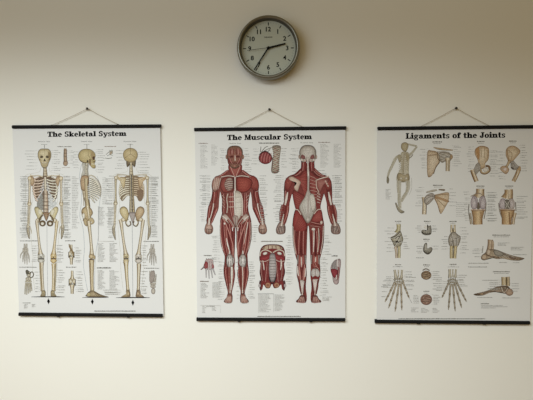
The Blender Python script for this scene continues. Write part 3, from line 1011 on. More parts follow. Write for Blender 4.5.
def muscle(I, pts, fill=RM, edge=RD, hi=RH, fib=4, w=.34):
    """spindle of red muscle with pale fibre lines: pts are (x, y, width) down its middle"""
    P = cr(pts, False, 5)
    I.strip(P, [-1, -.7, -.15, .5, 1], [edge, fill, hi, fill, edge])
    for k in range(fib):
        u = -.62 + 1.24 * (k + .5) / fib
        Q = []
        for i, p in enumerate(P):
            a, b = P[max(i - 1, 0)], P[min(i + 1, len(P) - 1)]
            L = math.hypot(b[0] - a[0], b[1] - a[1]) or 1
            Q.append((p[0] - (b[1] - a[1]) / L * u * p[2] / 2, p[1] + (b[0] - a[0]) / L * u * p[2] / 2, w))
        I.strip(Q, [-1, 1], [((84, 26, 24), (206, 150, 136), (104, 34, 32))[(k + int(pts[0][0] * 3)) % 3]] * 2)


def tendon(I, pts, c=FA, e=FAE):
    I.bone(pts, e, c, (232, 226, 216))


def leg_front(I, X, y, s):
    """X maps an offset from the leg's middle line"""


def musc_front(I):
    cx = 235.2
    half = [(0, 166), (5.8, 165.2), (6.6, 169.6), (12, 173.4), (17.6, 175.8), (22, 179), (23.8, 185.4), (23.2, 190.6), (24.2, 198), (27.4, 207.6), (28.2, 214), (29.2, 222.5)]
    inner = [(24.6, 224.2), (20.4, 215.4), (17.4, 208.6), (16.6, 199), (15.4, 191.4), (14.6, 194), (13.4, 200), (12.6, 206.4), (13.4, 212.6), (15.2, 219), (16, 226), (15.8, 237), (14.0, 246), (11.4, 255), (11.6, 262), (12.6, 270), (11.6, 279), (9.2, 288), (8.6, 295.4)]
    foot = [(11.6, 299.6), (12.4, 302), (8.6, 303.2), (5.6, 302.2), (4.2, 298)]
    ins = [(4.2, 291), (1.8, 279), (1.2, 273), (2.4, 266), (1.6, 258), (1.0, 248), (.6, 236), (.25, 228)]

    def sk(y):
        return cx + (y - 166) * .0085
    R = half + inner + foot + ins
    out = [(sk(y) + x, y) for x, y in R] + [(sk(y) - x, y) for x, y in R[::-1]]
    I.poly(cr(out, True, 3), SKE)
    # under-colour slightly smaller
    R2 = [(x - .35 if x > 1 else x, y) for x, y in half + inner + foot] + [(x + .3, y) for x, y in ins]
    out = [(sk(y) + x, y) for x, y in R2] + [(sk(y) - x, y) for x, y in R2[::-1]]
    I.poly(cr(out, True, 3), (136, 66, 58))
    # hands
    for s in (-1, 1):
        X = lambda v, y: sk(y) + s * v
        I.fan([(X(24.4, 224), 224), (X(29, 223), 223), (X(31.2, 229), 229), (X(30.4, 233), 233), (X(27, 234.4), 234.4), (X(23.4, 232.6), 232.6), (X(22.6, 228), 228)], (70, 42, 34), (158, 112, 94), (206, 176, 158))
        for k in range(4):
            I.line([(X(24.2 + k * 1.6, 228.6), 228.6), (X(24.4 + k * 1.5, 233.6), 233.6)], .65, (84, 48, 40))
        I.line([(X(22.8, 228), 228), (X(25, 229.6), 229.6), (X(29.6, 228.6), 228.6)], .45, (112, 74, 62), smooth=True)
        # forearm
        muscle(I, [(X(19.0, 208), 208, 3.6), (X(21.6, 214.6), 214.6, 3.8), (X(25.2, 224), 224, 1.8)], RM, RD, RH, 3)
        muscle(I, [(X(25.4, 206), 206, 3.4), (X(26.6, 213.6), 213.6, 3.6), (X(27.8, 223), 223, 1.8)], RM, RD, (176, 78, 68), 3)
        tendon(I, [(X(22, 203), 203, 1.2), (X(22.8, 209), 209, 1.0), (X(26.4, 222), 222, .9)], (220, 196, 182))
        tendon(I, [(X(26.2, 218), 218, 2.4), (X(27, 225), 225, 2.8)], (196, 160, 142), (130, 92, 78))
        # upper arm
        muscle(I, [(X(20.6, 187), 187, 4.4), (X(20.6, 195), 195, 5.6), (X(22, 203.4), 203.4, 3.4)], (146, 54, 48), RD, (178, 84, 74), 4)
        tendon(I, [(X(20.9, 189), 189, 3.0), (X(21.0, 191.6), 191.6, 2.2)], (214, 198, 184))
    # left shoulder (pale cut) and right deltoid
    X = lambda v, y: sk(y) - v
    I.fan([(X(13.6, 177), 177), (X(19, 176), 176), (X(23, 181), 181), (X(23.2, 188), 188), (X(20.6, 192), 192), (X(17, 188), 188), (X(15, 182), 182)], (96, 60, 50), (160, 104, 90), (190, 148, 132))
    for k in range(4):
        I.line([(X(14.6 + k * 2.0, 178), 178), (X(17.5 + k * 1.5, 189.5), 189.5)], .45, (206, 186, 170))
    X = lambda v, y: sk(y) + v
    I.fan([(X(13, 176), 176), (X(19, 176), 176), (X(23, 181), 181), (X(23.4, 187.6), 187.6), (X(20.6, 191.6), 191.6), (X(16, 188), 188), (X(14, 182), 182)], (88, 34, 30), (152, 58, 50), (178, 86, 74))
    for k in range(5):
        I.line([(X(14 + k * 1.9, 177.6), 177.6), (X(17 + k * 1.2, 186), 186), (X(20.2, 191), 191)], .28, (112, 40, 36), smooth=True)
    # neck
    I.fan([(cx - 5.6, 164), (cx + 5.6, 164), (cx + 6.6, 170), (cx + 3, 175.4), (cx, 177), (cx - 3, 175.4), (cx - 6.6, 170)], (96, 36, 34), (150, 58, 52), (176, 92, 80))
    for s in (-1, 1):
        I.line([(cx + s * 5, 166), (cx + s * 3, 171), (cx + s * .8, 176)], .7, (204, 150, 132), smooth=True)
        muscle(I, [(cx + s * 7, 170.5, 2.2), (cx + s * 11.5, 174.2, 3.0), (cx + s * 16, 176.6, 1.6)], (146, 54, 48), RD, RH, 2)
        tendon(I, [(cx + s * 1, 176.6, 1.0), (cx + s * 7, 175.8, .8), (cx + s * 14, 177, .9)], (216, 190, 172))
    # right chest muscle, left opened chest
    I.fan([(236.4, 178.2), (241, 176.8), (247.6, 177.4), (252.4, 181.4), (251, 187.6), (247, 191.6), (241.6, 192.6), (237, 189.6)], (84, 26, 24), (158, 58, 48), (184, 84, 68))
    for k in range(8):
        I.line([(251.4, 182.6 + k * .35), (245, 179 + k * 1.5), (237, 178.8 + k * 1.5)], .24, (116, 38, 34), smooth=True)
    I.fan([(233.8, 178.2), (229, 176.8), (222.6, 178.4), (220.2, 183), (220.6, 188.6), (224, 192.8), (229.6, 192), (233.6, 189.8)], (90, 34, 30), (148, 62, 54), (166, 84, 74))
    I.fan([(226, 179.6), (230, 177.6), (233, 180), (233.4, 186), (231.6, 190), (226.6, 190.4), (224.4, 185)], (96, 60, 52), (190, 164, 148), (206, 188, 174))
    for k in range(5):
        y = 180.4 + k * 2.1
        I.line([(225.2, y + 1.4), (228.6, y + .2), (233, y)], .75, (120, 44, 40), smooth=True)
        I.line([(225, y + .5), (228.6, y - .7), (233, y - .9)], .3, (84, 60, 52), smooth=True)
    I.line([(233.2, 178), (233.4, 189.4)], .9, (70, 46, 42))
    tendon(I, [(235.0, 176.6, 1.3), (235.0, 184, 1.1), (235.1, 192, 1.6)], (226, 208, 196))
    # trunk
    I.fan([(234.2, 192.6), (240.4, 192.2), (242.2, 200), (242, 210), (240.6, 216.8), (235, 223), (234.2, 214)], (150, 128, 112), (204, 192, 176), (220, 212, 200))
    for y in (197.4, 202.6, 208):
        I.line([(234.6, y), (241.6, y - .6)], .35, (164, 146, 130))
    muscle(I, [(231.4, 192.8, 4.6), (231.4, 203, 5.2), (232.2, 213, 4.2), (234, 221, 2.2)], (150, 58, 52), (100, 44, 40), (178, 92, 82), 4)
    for y in (196.8, 201.6, 206.8):
        I.line([(228.8, y + .2), (233.8, y)], .6, (214, 190, 174))
    tendon(I, [(234.4, 191, 1.2), (234.5, 205, 1.0), (235.4, 222, .8)], (224, 214, 204))
    muscle(I, [(245.4, 193, 3.6), (245.2, 203, 6.0), (244.8, 212, 5.0), (243.4, 216.5, 2)], (146, 50, 46), RD, (170, 74, 66), 5)
    I.line([(240.6, 193), (242.4, 199.6), (242.6, 208), (242, 216)], .9, (218, 202, 188), smooth=True)
    muscle(I, [(223.8, 194, 3.6), (224.4, 203, 4.8), (224.2, 212, 4.6), (225.2, 218, 2.4)], (136, 58, 52), RD, (164, 84, 74), 4)
    I.line([(228.0, 193.6), (226.8, 199), (227.6, 206), (226.8, 213)], .9, (206, 184, 166), smooth=True)
    for k in range(4):
        I.line([(248.8 - k * .3, 195 + k * 3.4), (246.2, 197.6 + k * 3.4)], .4, (206, 176, 160))
        I.line([(221.8 + k * .2, 195 + k * 3.4), (224.6, 197.6 + k * 3.4)], .4, (196, 160, 144))
    # groin
    for s in (-1, 1):
        X = lambda v: 235.5 + s * v
        I.fan([(X(13), 215), (X(9.6), 214), (X(4), 221), (X(.8), 226.6), (X(2.2), 228.6), (X(7.4), 223), (X(13.2), 219)], (110, 70, 60), (180, 152, 138), (206, 188, 174))
        I.line([(X(13), 216), (X(7), 221), (X(1.6), 228)], .7, (224, 214, 204), smooth=True)
        muscle(I, [(X(8), 219.4, 2), (X(4.6), 224, 2.4), (X(2.4), 229, 1.6)], (140, 56, 50), RD, RH, 2)
    I.fan([(233.4, 216), (237.6, 216), (238, 221), (235.8, 227), (233.4, 221)], (112, 78, 70), (166, 140, 128), (190, 168, 156))
    I.line([(235.2, 217), (235.5, 227)], .5, (80, 54, 48))
    # thighs
    for s in (-1, 1):
        X = lambda v: 235.55 + s * v
        muscle(I, [(X(13.6), 220, 3.2), (X(14.0), 232, 3.4), (X(12.4), 245, 4.2), (X(9.6), 256, 2.2)], (138, 48, 46), (84, 28, 28), (166, 74, 68), 3)
        muscle(I, [(X(11), 221, 3.4), (X(10), 233, 4.8), (X(8.6), 246, 4.4), (X(7.4), 255, 2.2)], (152, 58, 52), RD, (184, 96, 84), 4)
        muscle(I, [(X(6.4), 224, 3.6), (X(5.2), 234, 4.8), (X(3.6), 246, 4.4), (X(3.6), 257, 2.4)], (144, 50, 48), RD, (174, 82, 74), 4)
        muscle(I, [(X(2.6), 228.5, 2.6), (X(2.2), 238, 2.8), (X(2.0), 248, 2.0)], (132, 46, 44), RD, (160, 72, 66), 2)
        muscle(I, [(X(12), 219, 1.8), (X(7), 231, 1.7), (X(2.6), 246, 1.4), (X(2.4), 257, 1.0)], (164, 76, 68), (96, 36, 34), (204, 140, 124), 1)
        I.line([(X(15.4), 222), (X(15.2), 236), (X(12.6), 250)], .5, (206, 186, 172), smooth=True)
    tendon(I, [(226.4, 238, .5), (227.8, 245, 1.5), (229.4, 250.5, .6)], (230, 222, 214), (170, 130, 118))
    tendon(I, [(248.0, 222, .8), (246.6, 230, 1.0), (244.0, 244, .5)], (216, 190, 176), (150, 96, 84))
    I.ell(224.6, 223.6, 1.0, 1.1, (110, 70, 62), (226, 212, 202))
    for x in (232.4, 238.0):
        I.line([(x, 227.4), (x + (.3 if x < 235 else -.3), 231)], .8, (226, 218, 210))
    # knees and shins
    for s in (-1, 1):
        X = lambda v: 236.3 + s * v
        tendon(I, [(X(6.6), 250.4, .8), (X(6.6), 255, 2.2), (X(6.6), 258, 3.6)], (218, 206, 196), (150, 120, 110))
        I.line([(X(10.6), 255), (X(11), 262), (X(11.2), 268)], 1.0, (124, 44, 40), smooth=True)
        I.line([(X(2.4), 255), (X(2.0), 262), (X(2.4), 268)], 1.0, (124, 44, 40), smooth=True)
        I.fan([(X(9.6), 256.6), (X(6.4), 253.6), (X(3.2), 257), (X(2.9), 263), (X(4.6), 266.4), (X(6.8), 268.4), (X(9), 266.2), (X(10.2), 262)], (88, 70, 64), (166, 154, 146), (224, 218, 212))
        for v in (9.2, 7.8, 5.4, 3.8):
            I.line([(X(v), 256.8), (X(v + (v - 6.6) * .12), 261), (X(6.6 + (v - 6.6) * .7), 266.4)], .6, (84, 70, 64), smooth=True)
            I.line([(X(v - .6), 257.4), (X(v - .6 + (v - 6.6) * .12), 261), (X(6.2 + (v - 6.6) * .7), 265.6)], .4, (232, 226, 220), smooth=True)
        I.ell(X(6.6), 260, 1.5, 2.2, (140, 128, 120), (222, 216, 210))
        muscle(I, [(X(10.2), 266.6, 2.6), (X(10.6), 273, 4.0), (X(9.2), 283, 3.0), (X(7.6), 292, 1.4)], (140, 48, 46), (84, 28, 28), (168, 76, 68), 3)
        muscle(I, [(X(3.0), 268, 2.0), (X(2.6), 274, 2.8), (X(3.4), 283, 2.0), (X(4.8), 291, 1.0)], (136, 48, 46), (84, 28, 28), (162, 72, 66), 2)
        muscle(I, [(X(7.4), 267, 2.4), (X(7.2), 276, 2.8), (X(6.8), 286, 1.9), (X(6.2), 293, 1.1)], (156, 72, 64), RD, (198, 130, 114), 2)
        tendon(I, [(X(6.2), 283, .7), (X(6.2), 290, 1.5), (X(6.4), 296, 1.7)], (196, 160, 144), (130, 88, 76))
        I.fan([(X(4.4), 294), (X(8.4), 293.6), (X(9.6), 297), (X(12), 300.6), (X(11.4), 302.6), (X(7.6), 303.2), (X(4.6), 302.4), (X(3.8), 299)], (62, 32, 28), (130, 76, 64), (182, 130, 114))
        for k in range(5):
            I.line([(X(5.6 + k * .8), 296.4), (X(5.2 + k * 1.5), 301.6)], .4, (212, 180, 164))
            I.ell(X(5.2 + k * 1.5), 302.3, .5, .4, (206, 168, 152))
    tendon(I, [(231.8, 266.6, 2.2), (231.8, 274, 2.5), (231.6, 283, 1.4), (231.2, 290, .6)], (214, 206, 194), (140, 118, 106))
    tendon(I, [(242.4, 267, 1.2), (242.8, 276, 1.0), (242.6, 290, .6)], (220, 186, 168), (150, 90, 78))
    # head
    hx_, hy = 234.8, 156.2
    for s in (-1, 1):
        I.ell(hx_ + s * 8.2, 156.8, 1.0, 2.2, (96, 60, 50), (166, 116, 96))
    I.fan([(hx_, 145.6), (hx_ + 4.6, 146.4), (hx_ + 7.4, 149.6), (hx_ + 7.9, 154.6), (hx_ + 7.4, 160), (hx_ + 5.6, 165), (hx_ + 2.6, 168), (hx_, 168.6), (hx_ - 2.6, 168), (hx_ - 5.6, 165), (hx_ - 7.4, 160), (hx_ - 7.9, 154.6), (hx_ - 7.4, 149.6), (hx_ - 4.6, 146.4)], (70, 50, 38), (134, 90, 70), (156, 94, 76), inset=.88)
    for s in (-1, 1):
        X = lambda v: hx_ + s * v
        muscle(I, [(X(2.6), 148.6, 2.6), (X(2.8), 151.6, 4.0), (X(2.8), 154.6, 3.2)], (156, 76, 66), (116, 54, 46), (196, 130, 114), 3)
        I.fan([(X(4.6), 149.6), (X(6.6), 151), (X(6.8), 155), (X(5.2), 156)], (130, 70, 58), (166, 92, 78))
        I.ell(X(3.0), 156.6, 2.0, 1.2, (84, 30, 28), (136, 50, 44), (120, 60, 50))
        I.line([(X(4.2), 156.7), (X(1.8), 156.8)], .5, (44, 26, 24))
        muscle(I, [(X(5.4), 158, 1.6), (X(4.2), 161.4, 2.4), (X(2.4), 164.2, 1.2)], (150, 58, 50), (100, 40, 34), (182, 96, 82), 2)
        muscle(I, [(X(6.6), 158.4, 1.4), (X(6.0), 162.6, 1.8), (X(4.6), 166, 1.2)], (126, 52, 44), (88, 36, 32), (160, 84, 70), 1)
    tendon(I, [(hx_ + .2, 155.4, 1.1), (hx_ + .3, 158.6, 1.6), (hx_ + .3, 160.6, 2.2)], (206, 158, 136), (140, 84, 70))
    I.line([(hx_ - 2.4, 163.4), (hx_, 162.9), (hx_ + 2.4, 163.4)], 1.1, (126, 52, 46), smooth=True)
    I.line([(hx_ - 2.0, 163.3), (hx_ + 2.0, 163.3)], .3, (70, 26, 26))
    I.ell(hx_, 166, 1.5, .9, (120, 60, 50), (178, 116, 98))


def musc_back(I):
    cx = 307.9
    half = [(0, 163), (6.2, 164), (7, 170), (12.6, 173.6), (18.6, 175.8), (22.6, 179.8), (24.0, 187), (24.1, 194), (24.3, 202), (27.8, 210), (28.8, 220)]
    inner = [(23.8, 225), (19.6, 212), (18.8, 203), (16.4, 194), (15.4, 195.6), (12.6, 205), (12.9, 210.6), (15, 219), (16, 227), (15.4, 242), (13.8, 250.6), (11.4, 260), (11.9, 271), (10.6, 281), (7.8, 290), (7.2, 294.6)]
    foot = [(11.6, 300.6), (10.6, 302.6), (3.4, 302.6), (2.2, 296)]
    ins = [(2.8, 286), (1.8, 275), (2.2, 266), (1.6, 250), (1.2, 238), (.5, 227)]

    def sk(y):
        return cx + (y - 166) * .006
    R = half + inner + foot + ins
    out = [(sk(y) + x, y) for x, y in R] + [(sk(y) - x, y) for x, y in R[::-1]]
    I.poly(cr(out, True, 3), SKE)
    R2 = [(x - .35 if x > 1 else x, y) for x, y in half + inner + foot] + [(x + .3, y) for x, y in ins]
    out = [(sk(y) + x, y) for x, y in R2] + [(sk(y) - x, y) for x, y in R2[::-1]]
    I.poly(cr(out, True, 3), (138, 58, 52))
    # hands and arms
    for s in (-1, 1):
        X = lambda v, y: sk(y) + s * v
        I.fan([(X(23.4, 225), 225), (X(28.6, 222), 222), (X(32.2, 228.6), 228.6), (X(31.4, 233.6), 233.6), (X(27, 234.4), 234.4), (X(23.4, 233), 233), (X(22.6, 229), 229)], (70, 48, 42), (150, 118, 106), (204, 184, 172))
        for k in range(5):
            I.line([(X(24 + k * 1.2, 226), 226), (X(23.8 + k * 1.7, 232.6), 232.6)], .75, (84, 52, 46))
        muscle(I, [(X(20.8, 206), 206, 3.4), (X(22.0, 214), 214, 4.2), (X(25.4, 224), 224, 2.0)], RM, RD, (178, 84, 74), 3)
        muscle(I, [(X(25.2, 205), 205, 3.2), (X(27, 213), 213, 3.8), (X(28, 222), 222, 1.8)], (144, 52, 48), RD, (172, 80, 70), 3)
        tendon(I, [(X(24.4, 214), 214, .8), (X(26.2, 222), 222, 2.2), (X(27, 226), 226, 3.0)], (196, 168, 152), (130, 92, 80))
        muscle(I, [(X(21.2, 187), 187, 4.6), (X(21.4, 194), 194, 5.4), (X(22.6, 203), 203, 3.0)], (142, 52, 48), RD, (172, 84, 74), 3)
        tendon(I, [(X(20.4, 192), 192, 1.0), (X(21.6, 198), 198, 2.6), (X(23, 205), 205, 1.6)], (218, 204, 192), (160, 116, 104))
    # shoulders
    for s in (-1, 1):
        X = lambda v, y: sk(y) + s * v
        I.fan([(X(14, 176), 176), (X(19, 176), 176), (X(23, 180.6), 180.6), (X(23.6, 187), 187), (X(21, 192), 192), (X(17.4, 187), 187), (X(15, 181), 181)], (84, 32, 30), (150, 56, 50), (176, 86, 74))
        for k in range(5):
            I.line([(X(14.6 + k * 1.8, 177.4), 177.4), (X(18 + k * 1.2, 185), 185), (X(21, 191.4), 191.4)], .28, (108, 40, 36), smooth=True)
        muscle(I, [(X(4.6, 168), 168, 3.4), (X(10, 173.8), 173.8, 4.4), (X(15.6, 176.6), 176.6, 2.2)], (146, 54, 48), RD, RH, 4)
    # back muscles, left
    I.fan([(307, 170), (300, 174.6), (293, 177), (300, 184), (304, 194), (307, 205)], (88, 30, 28), (152, 56, 50), (172, 80, 70))
    for k in range(6):
        I.line([(306.8, 172 + k * 4.4), (299 - k * .2, 176.4 + k * 1.6)], .26, (110, 40, 36))
    I.fan([(292.6, 195), (294, 190), (301, 193.6), (305, 197), (301.6, 204.6), (298.4, 210), (295.4, 208.6)], (90, 34, 30), (146, 54, 50), (168, 78, 70))
    for k in range(6):
        I.line([(293.6 + k * .3, 192 + k * 2.4), (299, 195.4 + k * 2), (303.4, 199 + k * 1.2)], .26, (106, 40, 36), smooth=True)
    I.fan([(288.4, 178), (292, 176.4), (300.4, 181.4), (299.6, 186), (297.4, 191.6), (294, 187.6), (296.6, 183), (291, 180.6)], (126, 92, 76), (204, 172, 150), (222, 196, 176))
    # right, deep
    I.fan([(309, 170), (315.4, 174.6), (322.6, 178), (318, 186), (316, 196), (315.6, 206), (311.6, 200), (309.4, 186)], (88, 34, 30), (140, 54, 50), (162, 78, 70))
    for k in range(7):
        I.line([(310, 176 + k * 3.6), (316, 178.6 + k * 3.2), (319.6, 181.6 + k * 3)], .4, (200, 160, 142), smooth=True)
    I.fan([(315.8, 179), (326.4, 178.6), (329, 181), (324, 185), (320, 192.6), (317.4, 189), (316, 183)], (92, 46, 40), (150, 78, 70), (180, 116, 104))
    tendon(I, [(315.6, 180.4, .9), (322, 178.2, 1.2), (329, 176.4, 1.4)], (216, 186, 164), (140, 96, 82))
    I.line([(316.2, 181), (316.6, 187), (319, 192.4)], .7, (216, 190, 172), smooth=True)
    for k in range(3):
        I.ell(325.6 + k * 1.2, 181.4 + k * 2.2, .9, 1.3, (120, 66, 58), (206, 168, 152), rot=-30)
    for k in range(4):
        I.line([(317, 193 + k * 3), (320.4, 195.2 + k * 2.6)], .6, (206, 184, 170))
    # spine and lumbar sheet
    I.fan([(307.6, 189), (309.2, 190), (316.2, 206.6), (313.6, 214), (308, 223.4), (302, 214.6), (299.2, 206.6), (304.6, 197)], (130, 112, 100), (186, 178, 166), (210, 204, 194))
    for x0, x1 in ((302, 306.6), (304.6, 307.2), (314, 309), (311.4, 308.6)):
        I.line([(x0, 206), (x1, 219)], .4, (150, 138, 126))
    I.fan([(309.6, 195), (313.6, 194.6), (315.8, 205), (313, 212), (310.6, 206)], (130, 110, 98), (200, 192, 178), (216, 208, 196))
    tendon(I, [(307.9, 163, .8), (308.2, 172, 2.2), (308.4, 178, 1.8), (308.2, 190, 1.6), (308.0, 206, 1.4), (307.9, 221, 1.0)], (220, 210, 200), (150, 110, 100))
    I.line([(308.4, 176), (308.2, 200), (308, 218)], .45, (120, 100, 90))
    # hips
    I.fan([(295.6, 209.4), (299.4, 211.6), (304, 218.6), (307, 225), (306.2, 231), (300, 233.4), (294, 231), (292.6, 224), (293.4, 216)], (84, 28, 26), (150, 52, 48), (172, 76, 68))
    for k in range(7):
        I.line([(300 + k * 1.0, 213 + k * 2.2), (297 + k * .5, 222 + k * 1.2), (293.8 + k * .9, 229 + k * .4)], .26, (112, 38, 36), smooth=True)
    I.line([(294.6, 209.6), (298, 210), (301, 214.6)], .8, (216, 194, 178), smooth=True)
    I.fan([(320.6, 209.4), (316.4, 211.4), (312.6, 217), (311.4, 221.6), (317, 222.8), (322.4, 220.6), (322.4, 214)], (88, 32, 30), (150, 56, 52), (172, 82, 74))
    I.line([(321.4, 209.4), (317.6, 209.8), (314, 214)], .8, (216, 194, 178), smooth=True)
    for p in ([(310.4, 222), (316, 223.6), (321.6, 224.6)], [(310, 225.6), (315.6, 226), (321, 227)]):
        muscle(I, [(p[0][0], p[0][1], 1.0), (p[1][0], p[1][1], 2.2), (p[2][0], p[2][1], 1.2)], (140, 56, 50), RD, RH, 2)
    I.ell(313.4, 229.2, 1.9, 1.5, (110, 70, 62), (222, 208, 196))
    I.ell(321.4, 222.4, 1.3, 1.8, (110, 70, 62), (212, 190, 174))
    # thighs
    for s in (-1, 1):
        X = lambda v: 308.1 + s * v
        muscle(I, [(X(13.6), 230, 2.6), (X(14.0), 240, 2.6), (X(12.2), 252, 2.6), (X(10.6), 260, 1.4)], (128, 46, 44), (80, 28, 28), (158, 76, 68), 2)
        muscle(I, [(X(8.8), 231, 4.6), (X(9.6), 243, 5.0), (X(9.6), 254, 3.4), (X(9.8), 264, 1.4)], (148, 54, 50), RD, (176, 86, 76), 4)
        muscle(I, [(X(4.8), 231, 4.4), (X(5.2), 243, 4.6), (X(5.0), 254, 3.2), (X(4.0), 264, 1.4)], (148, 52, 48), RD, (176, 86, 76), 4)
        I.line([(X(7), 233), (X(7.4), 246), (X(7.2), 258)], .55, (80, 26, 26), smooth=True)
        I.line([(X(15.2), 226), (X(14.6), 240), (X(12.4), 254)], .7, (206, 188, 174), smooth=True)
    tendon(I, [(314.0, 230, .9), (313.8, 240, 1.5), (313.4, 252, .7)], (214, 196, 182), (130, 80, 70))
    I.line([(318.4, 228), (319, 240), (317.6, 252)], .9, (196, 176, 160), smooth=True)
    # back of the knees and calves
    for s in (-1, 1):
        X = lambda v: 308.4 + s * v
        I.fan([(X(9.6), 254), (X(7), 256), (X(4.4), 254), (X(3.6), 262), (X(4.6), 268), (X(9.4), 268), (X(10.4), 262)], (100, 44, 40), (150, 70, 62), (186, 112, 100))
        I.line([(X(10.4), 255), (X(10.6), 264)], 1.0, (150, 140, 132))
        I.line([(X(3.2), 255), (X(2.8), 264)], 1.0, (150, 140, 132))
        tendon(I, [(X(7.2), 257, .8), (X(7), 262, 1.2), (X(7), 267, .6)], (214, 196, 184), (140, 84, 74))
    muscle(I, [(304.4, 264, 2.0), (303.8, 271, 4.4), (303.4, 277, 4.6), (302.8, 281, 2.0)], (152, 64, 58), RD, (214, 150, 136), 3)
    muscle(I, [(298.6, 264, 2.0), (298.9, 271, 4.4), (299.4, 277, 4.6), (300.6, 281, 2.0)], (152, 64, 58), RD, (214, 150, 136), 3)
    tendon(I, [(297.6, 266, .6), (297.8, 272, 1.6), (298.4, 276, .8)], (222, 204, 194), (160, 110, 100))
    tendon(I, [(305.4, 268, .6), (305.4, 273, 1.2), (305.0, 277, .8)], (222, 204, 194), (160, 110, 100))
    I.fan([(298.4, 281.4), (301.4, 279.6), (305, 281.6), (304.4, 287), (303.2, 293.4), (301.8, 293.4), (299.8, 287)], (120, 90, 82), (196, 182, 172), (218, 208, 200))
    muscle(I, [(315.0, 262, 3.0), (317, 266.6, 2.6), (319, 268.6, 1.2)], (146, 52, 48), RD, RH, 2)
    I.fan([(310.8, 273), (312, 269.4), (315, 268.4), (318.4, 269.4), (320, 273.6), (318.6, 277), (315.2, 275.8), (312, 277.4)], (120, 104, 96), (186, 176, 168), (206, 198, 192))
    I.line([(315.2, 268.8), (315.2, 276)], .5, (130, 80, 72))
    I.line([(311, 276), (313, 278.6), (315.4, 277.2), (317.6, 278.8), (319.8, 276)], 1.5, (136, 40, 38), smooth=True)
    I.fan([(312.6, 279.4), (315.4, 278.8), (318.4, 279.6), (317.4, 286), (315.8, 291.4), (314.2, 291.4), (312.8, 286)], (126, 84, 76), (206, 186, 176), (224, 210, 202))
    for s, c in ((-1, 302.6), (1, 314.6)):
        X = lambda v: c + s * v
        muscle(I, [(X(3.4), 280, 1.4), (X(2.6), 287, 1.8), (X(1.4), 294, 1.0)], (124, 46, 44), (78, 28, 28), (156, 78, 70), 1)
        muscle(I, [(X(-2.6), 281, 1.4), (X(-1.8), 287, 1.8), (X(-1.0), 294, 1.0)], (124, 46, 44), (78, 28, 28), (156, 78, 70), 1)
        tendon(I, [(X(.4), 288, .9), (X(.3), 294, 1.1), (X(0), 299, 2.4)], (206, 180, 166), (130, 90, 80))
        I.fan([(X(-2), 295.4), (X(2.2), 295.4), (X(4), 298.4), (X(6.4), 300.8), (X(5.4), 302.4), (X(-2.6), 302.6), (X(-3), 299.6)], (52, 26, 24), (112, 60, 54), (160, 104, 94))
        for k in range(4):
            I.line([(X(-1 + k * 1.0), 297), (X(-1.6 + k * 2.0), 301.8)], .45, (206, 168, 152))
        I.line([(X(-2.4), 302.5), (X(5), 302.3)], .5, (200, 150, 140))
    # head
    hx_ = 307.7
    for s in (-1, 1):
        I.ell(hx_ + s * 8.4, 156.8, .9, 2.0, (110, 84, 72), (190, 160, 144))
        muscle(I, [(hx_ + s * 4.0, 159.6, 5.6), (hx_ + s * 4.0, 165, 5.2), (hx_ + s * 4.6, 171, 5.0)], (146, 48, 46), RD, (172, 80, 72), 4)
    I.fan([(hx_, 145), (hx_ + 5, 146), (hx_ + 8, 150), (hx_ + 8.3, 155), (hx_ + 7.2, 160), (hx_ + 4.4, 162.6), (hx_ + 2, 160), (hx_, 163), (hx_ - 2, 160), (hx_ - 4.4, 162.6), (hx_ - 7.2, 160), (hx_ - 8.3, 155), (hx_ - 8, 150), (hx_ - 5, 146)], (84, 70, 58), (176, 164, 150), (216, 208, 198), inset=.84, hc=(hx_, 152.6))
    for s in (-1, 1):
        X = lambda v: hx_ + s * v
        I.fan([(X(5.8), 154.6), (X(3.2), 155.8), (X(2.4), 158.6), (X(5), 159), (X(6.8), 157.4)], (100, 60, 56), (140, 76, 72), (150, 92, 86))
        I.ell(X(6.0), 160.0, 1.3, 1.1, (130, 80, 72), (222, 206, 194))
        I.ell(X(2.8), 160.8, 1.4, 1.0, (110, 60, 54), (206, 178, 166))
    tendon(I, [(hx_ + .1, 158, .7), (hx_ + .2, 163, 1.2), (hx_ + .3, 172, 1.4)], (226, 212, 202), (160, 100, 92))


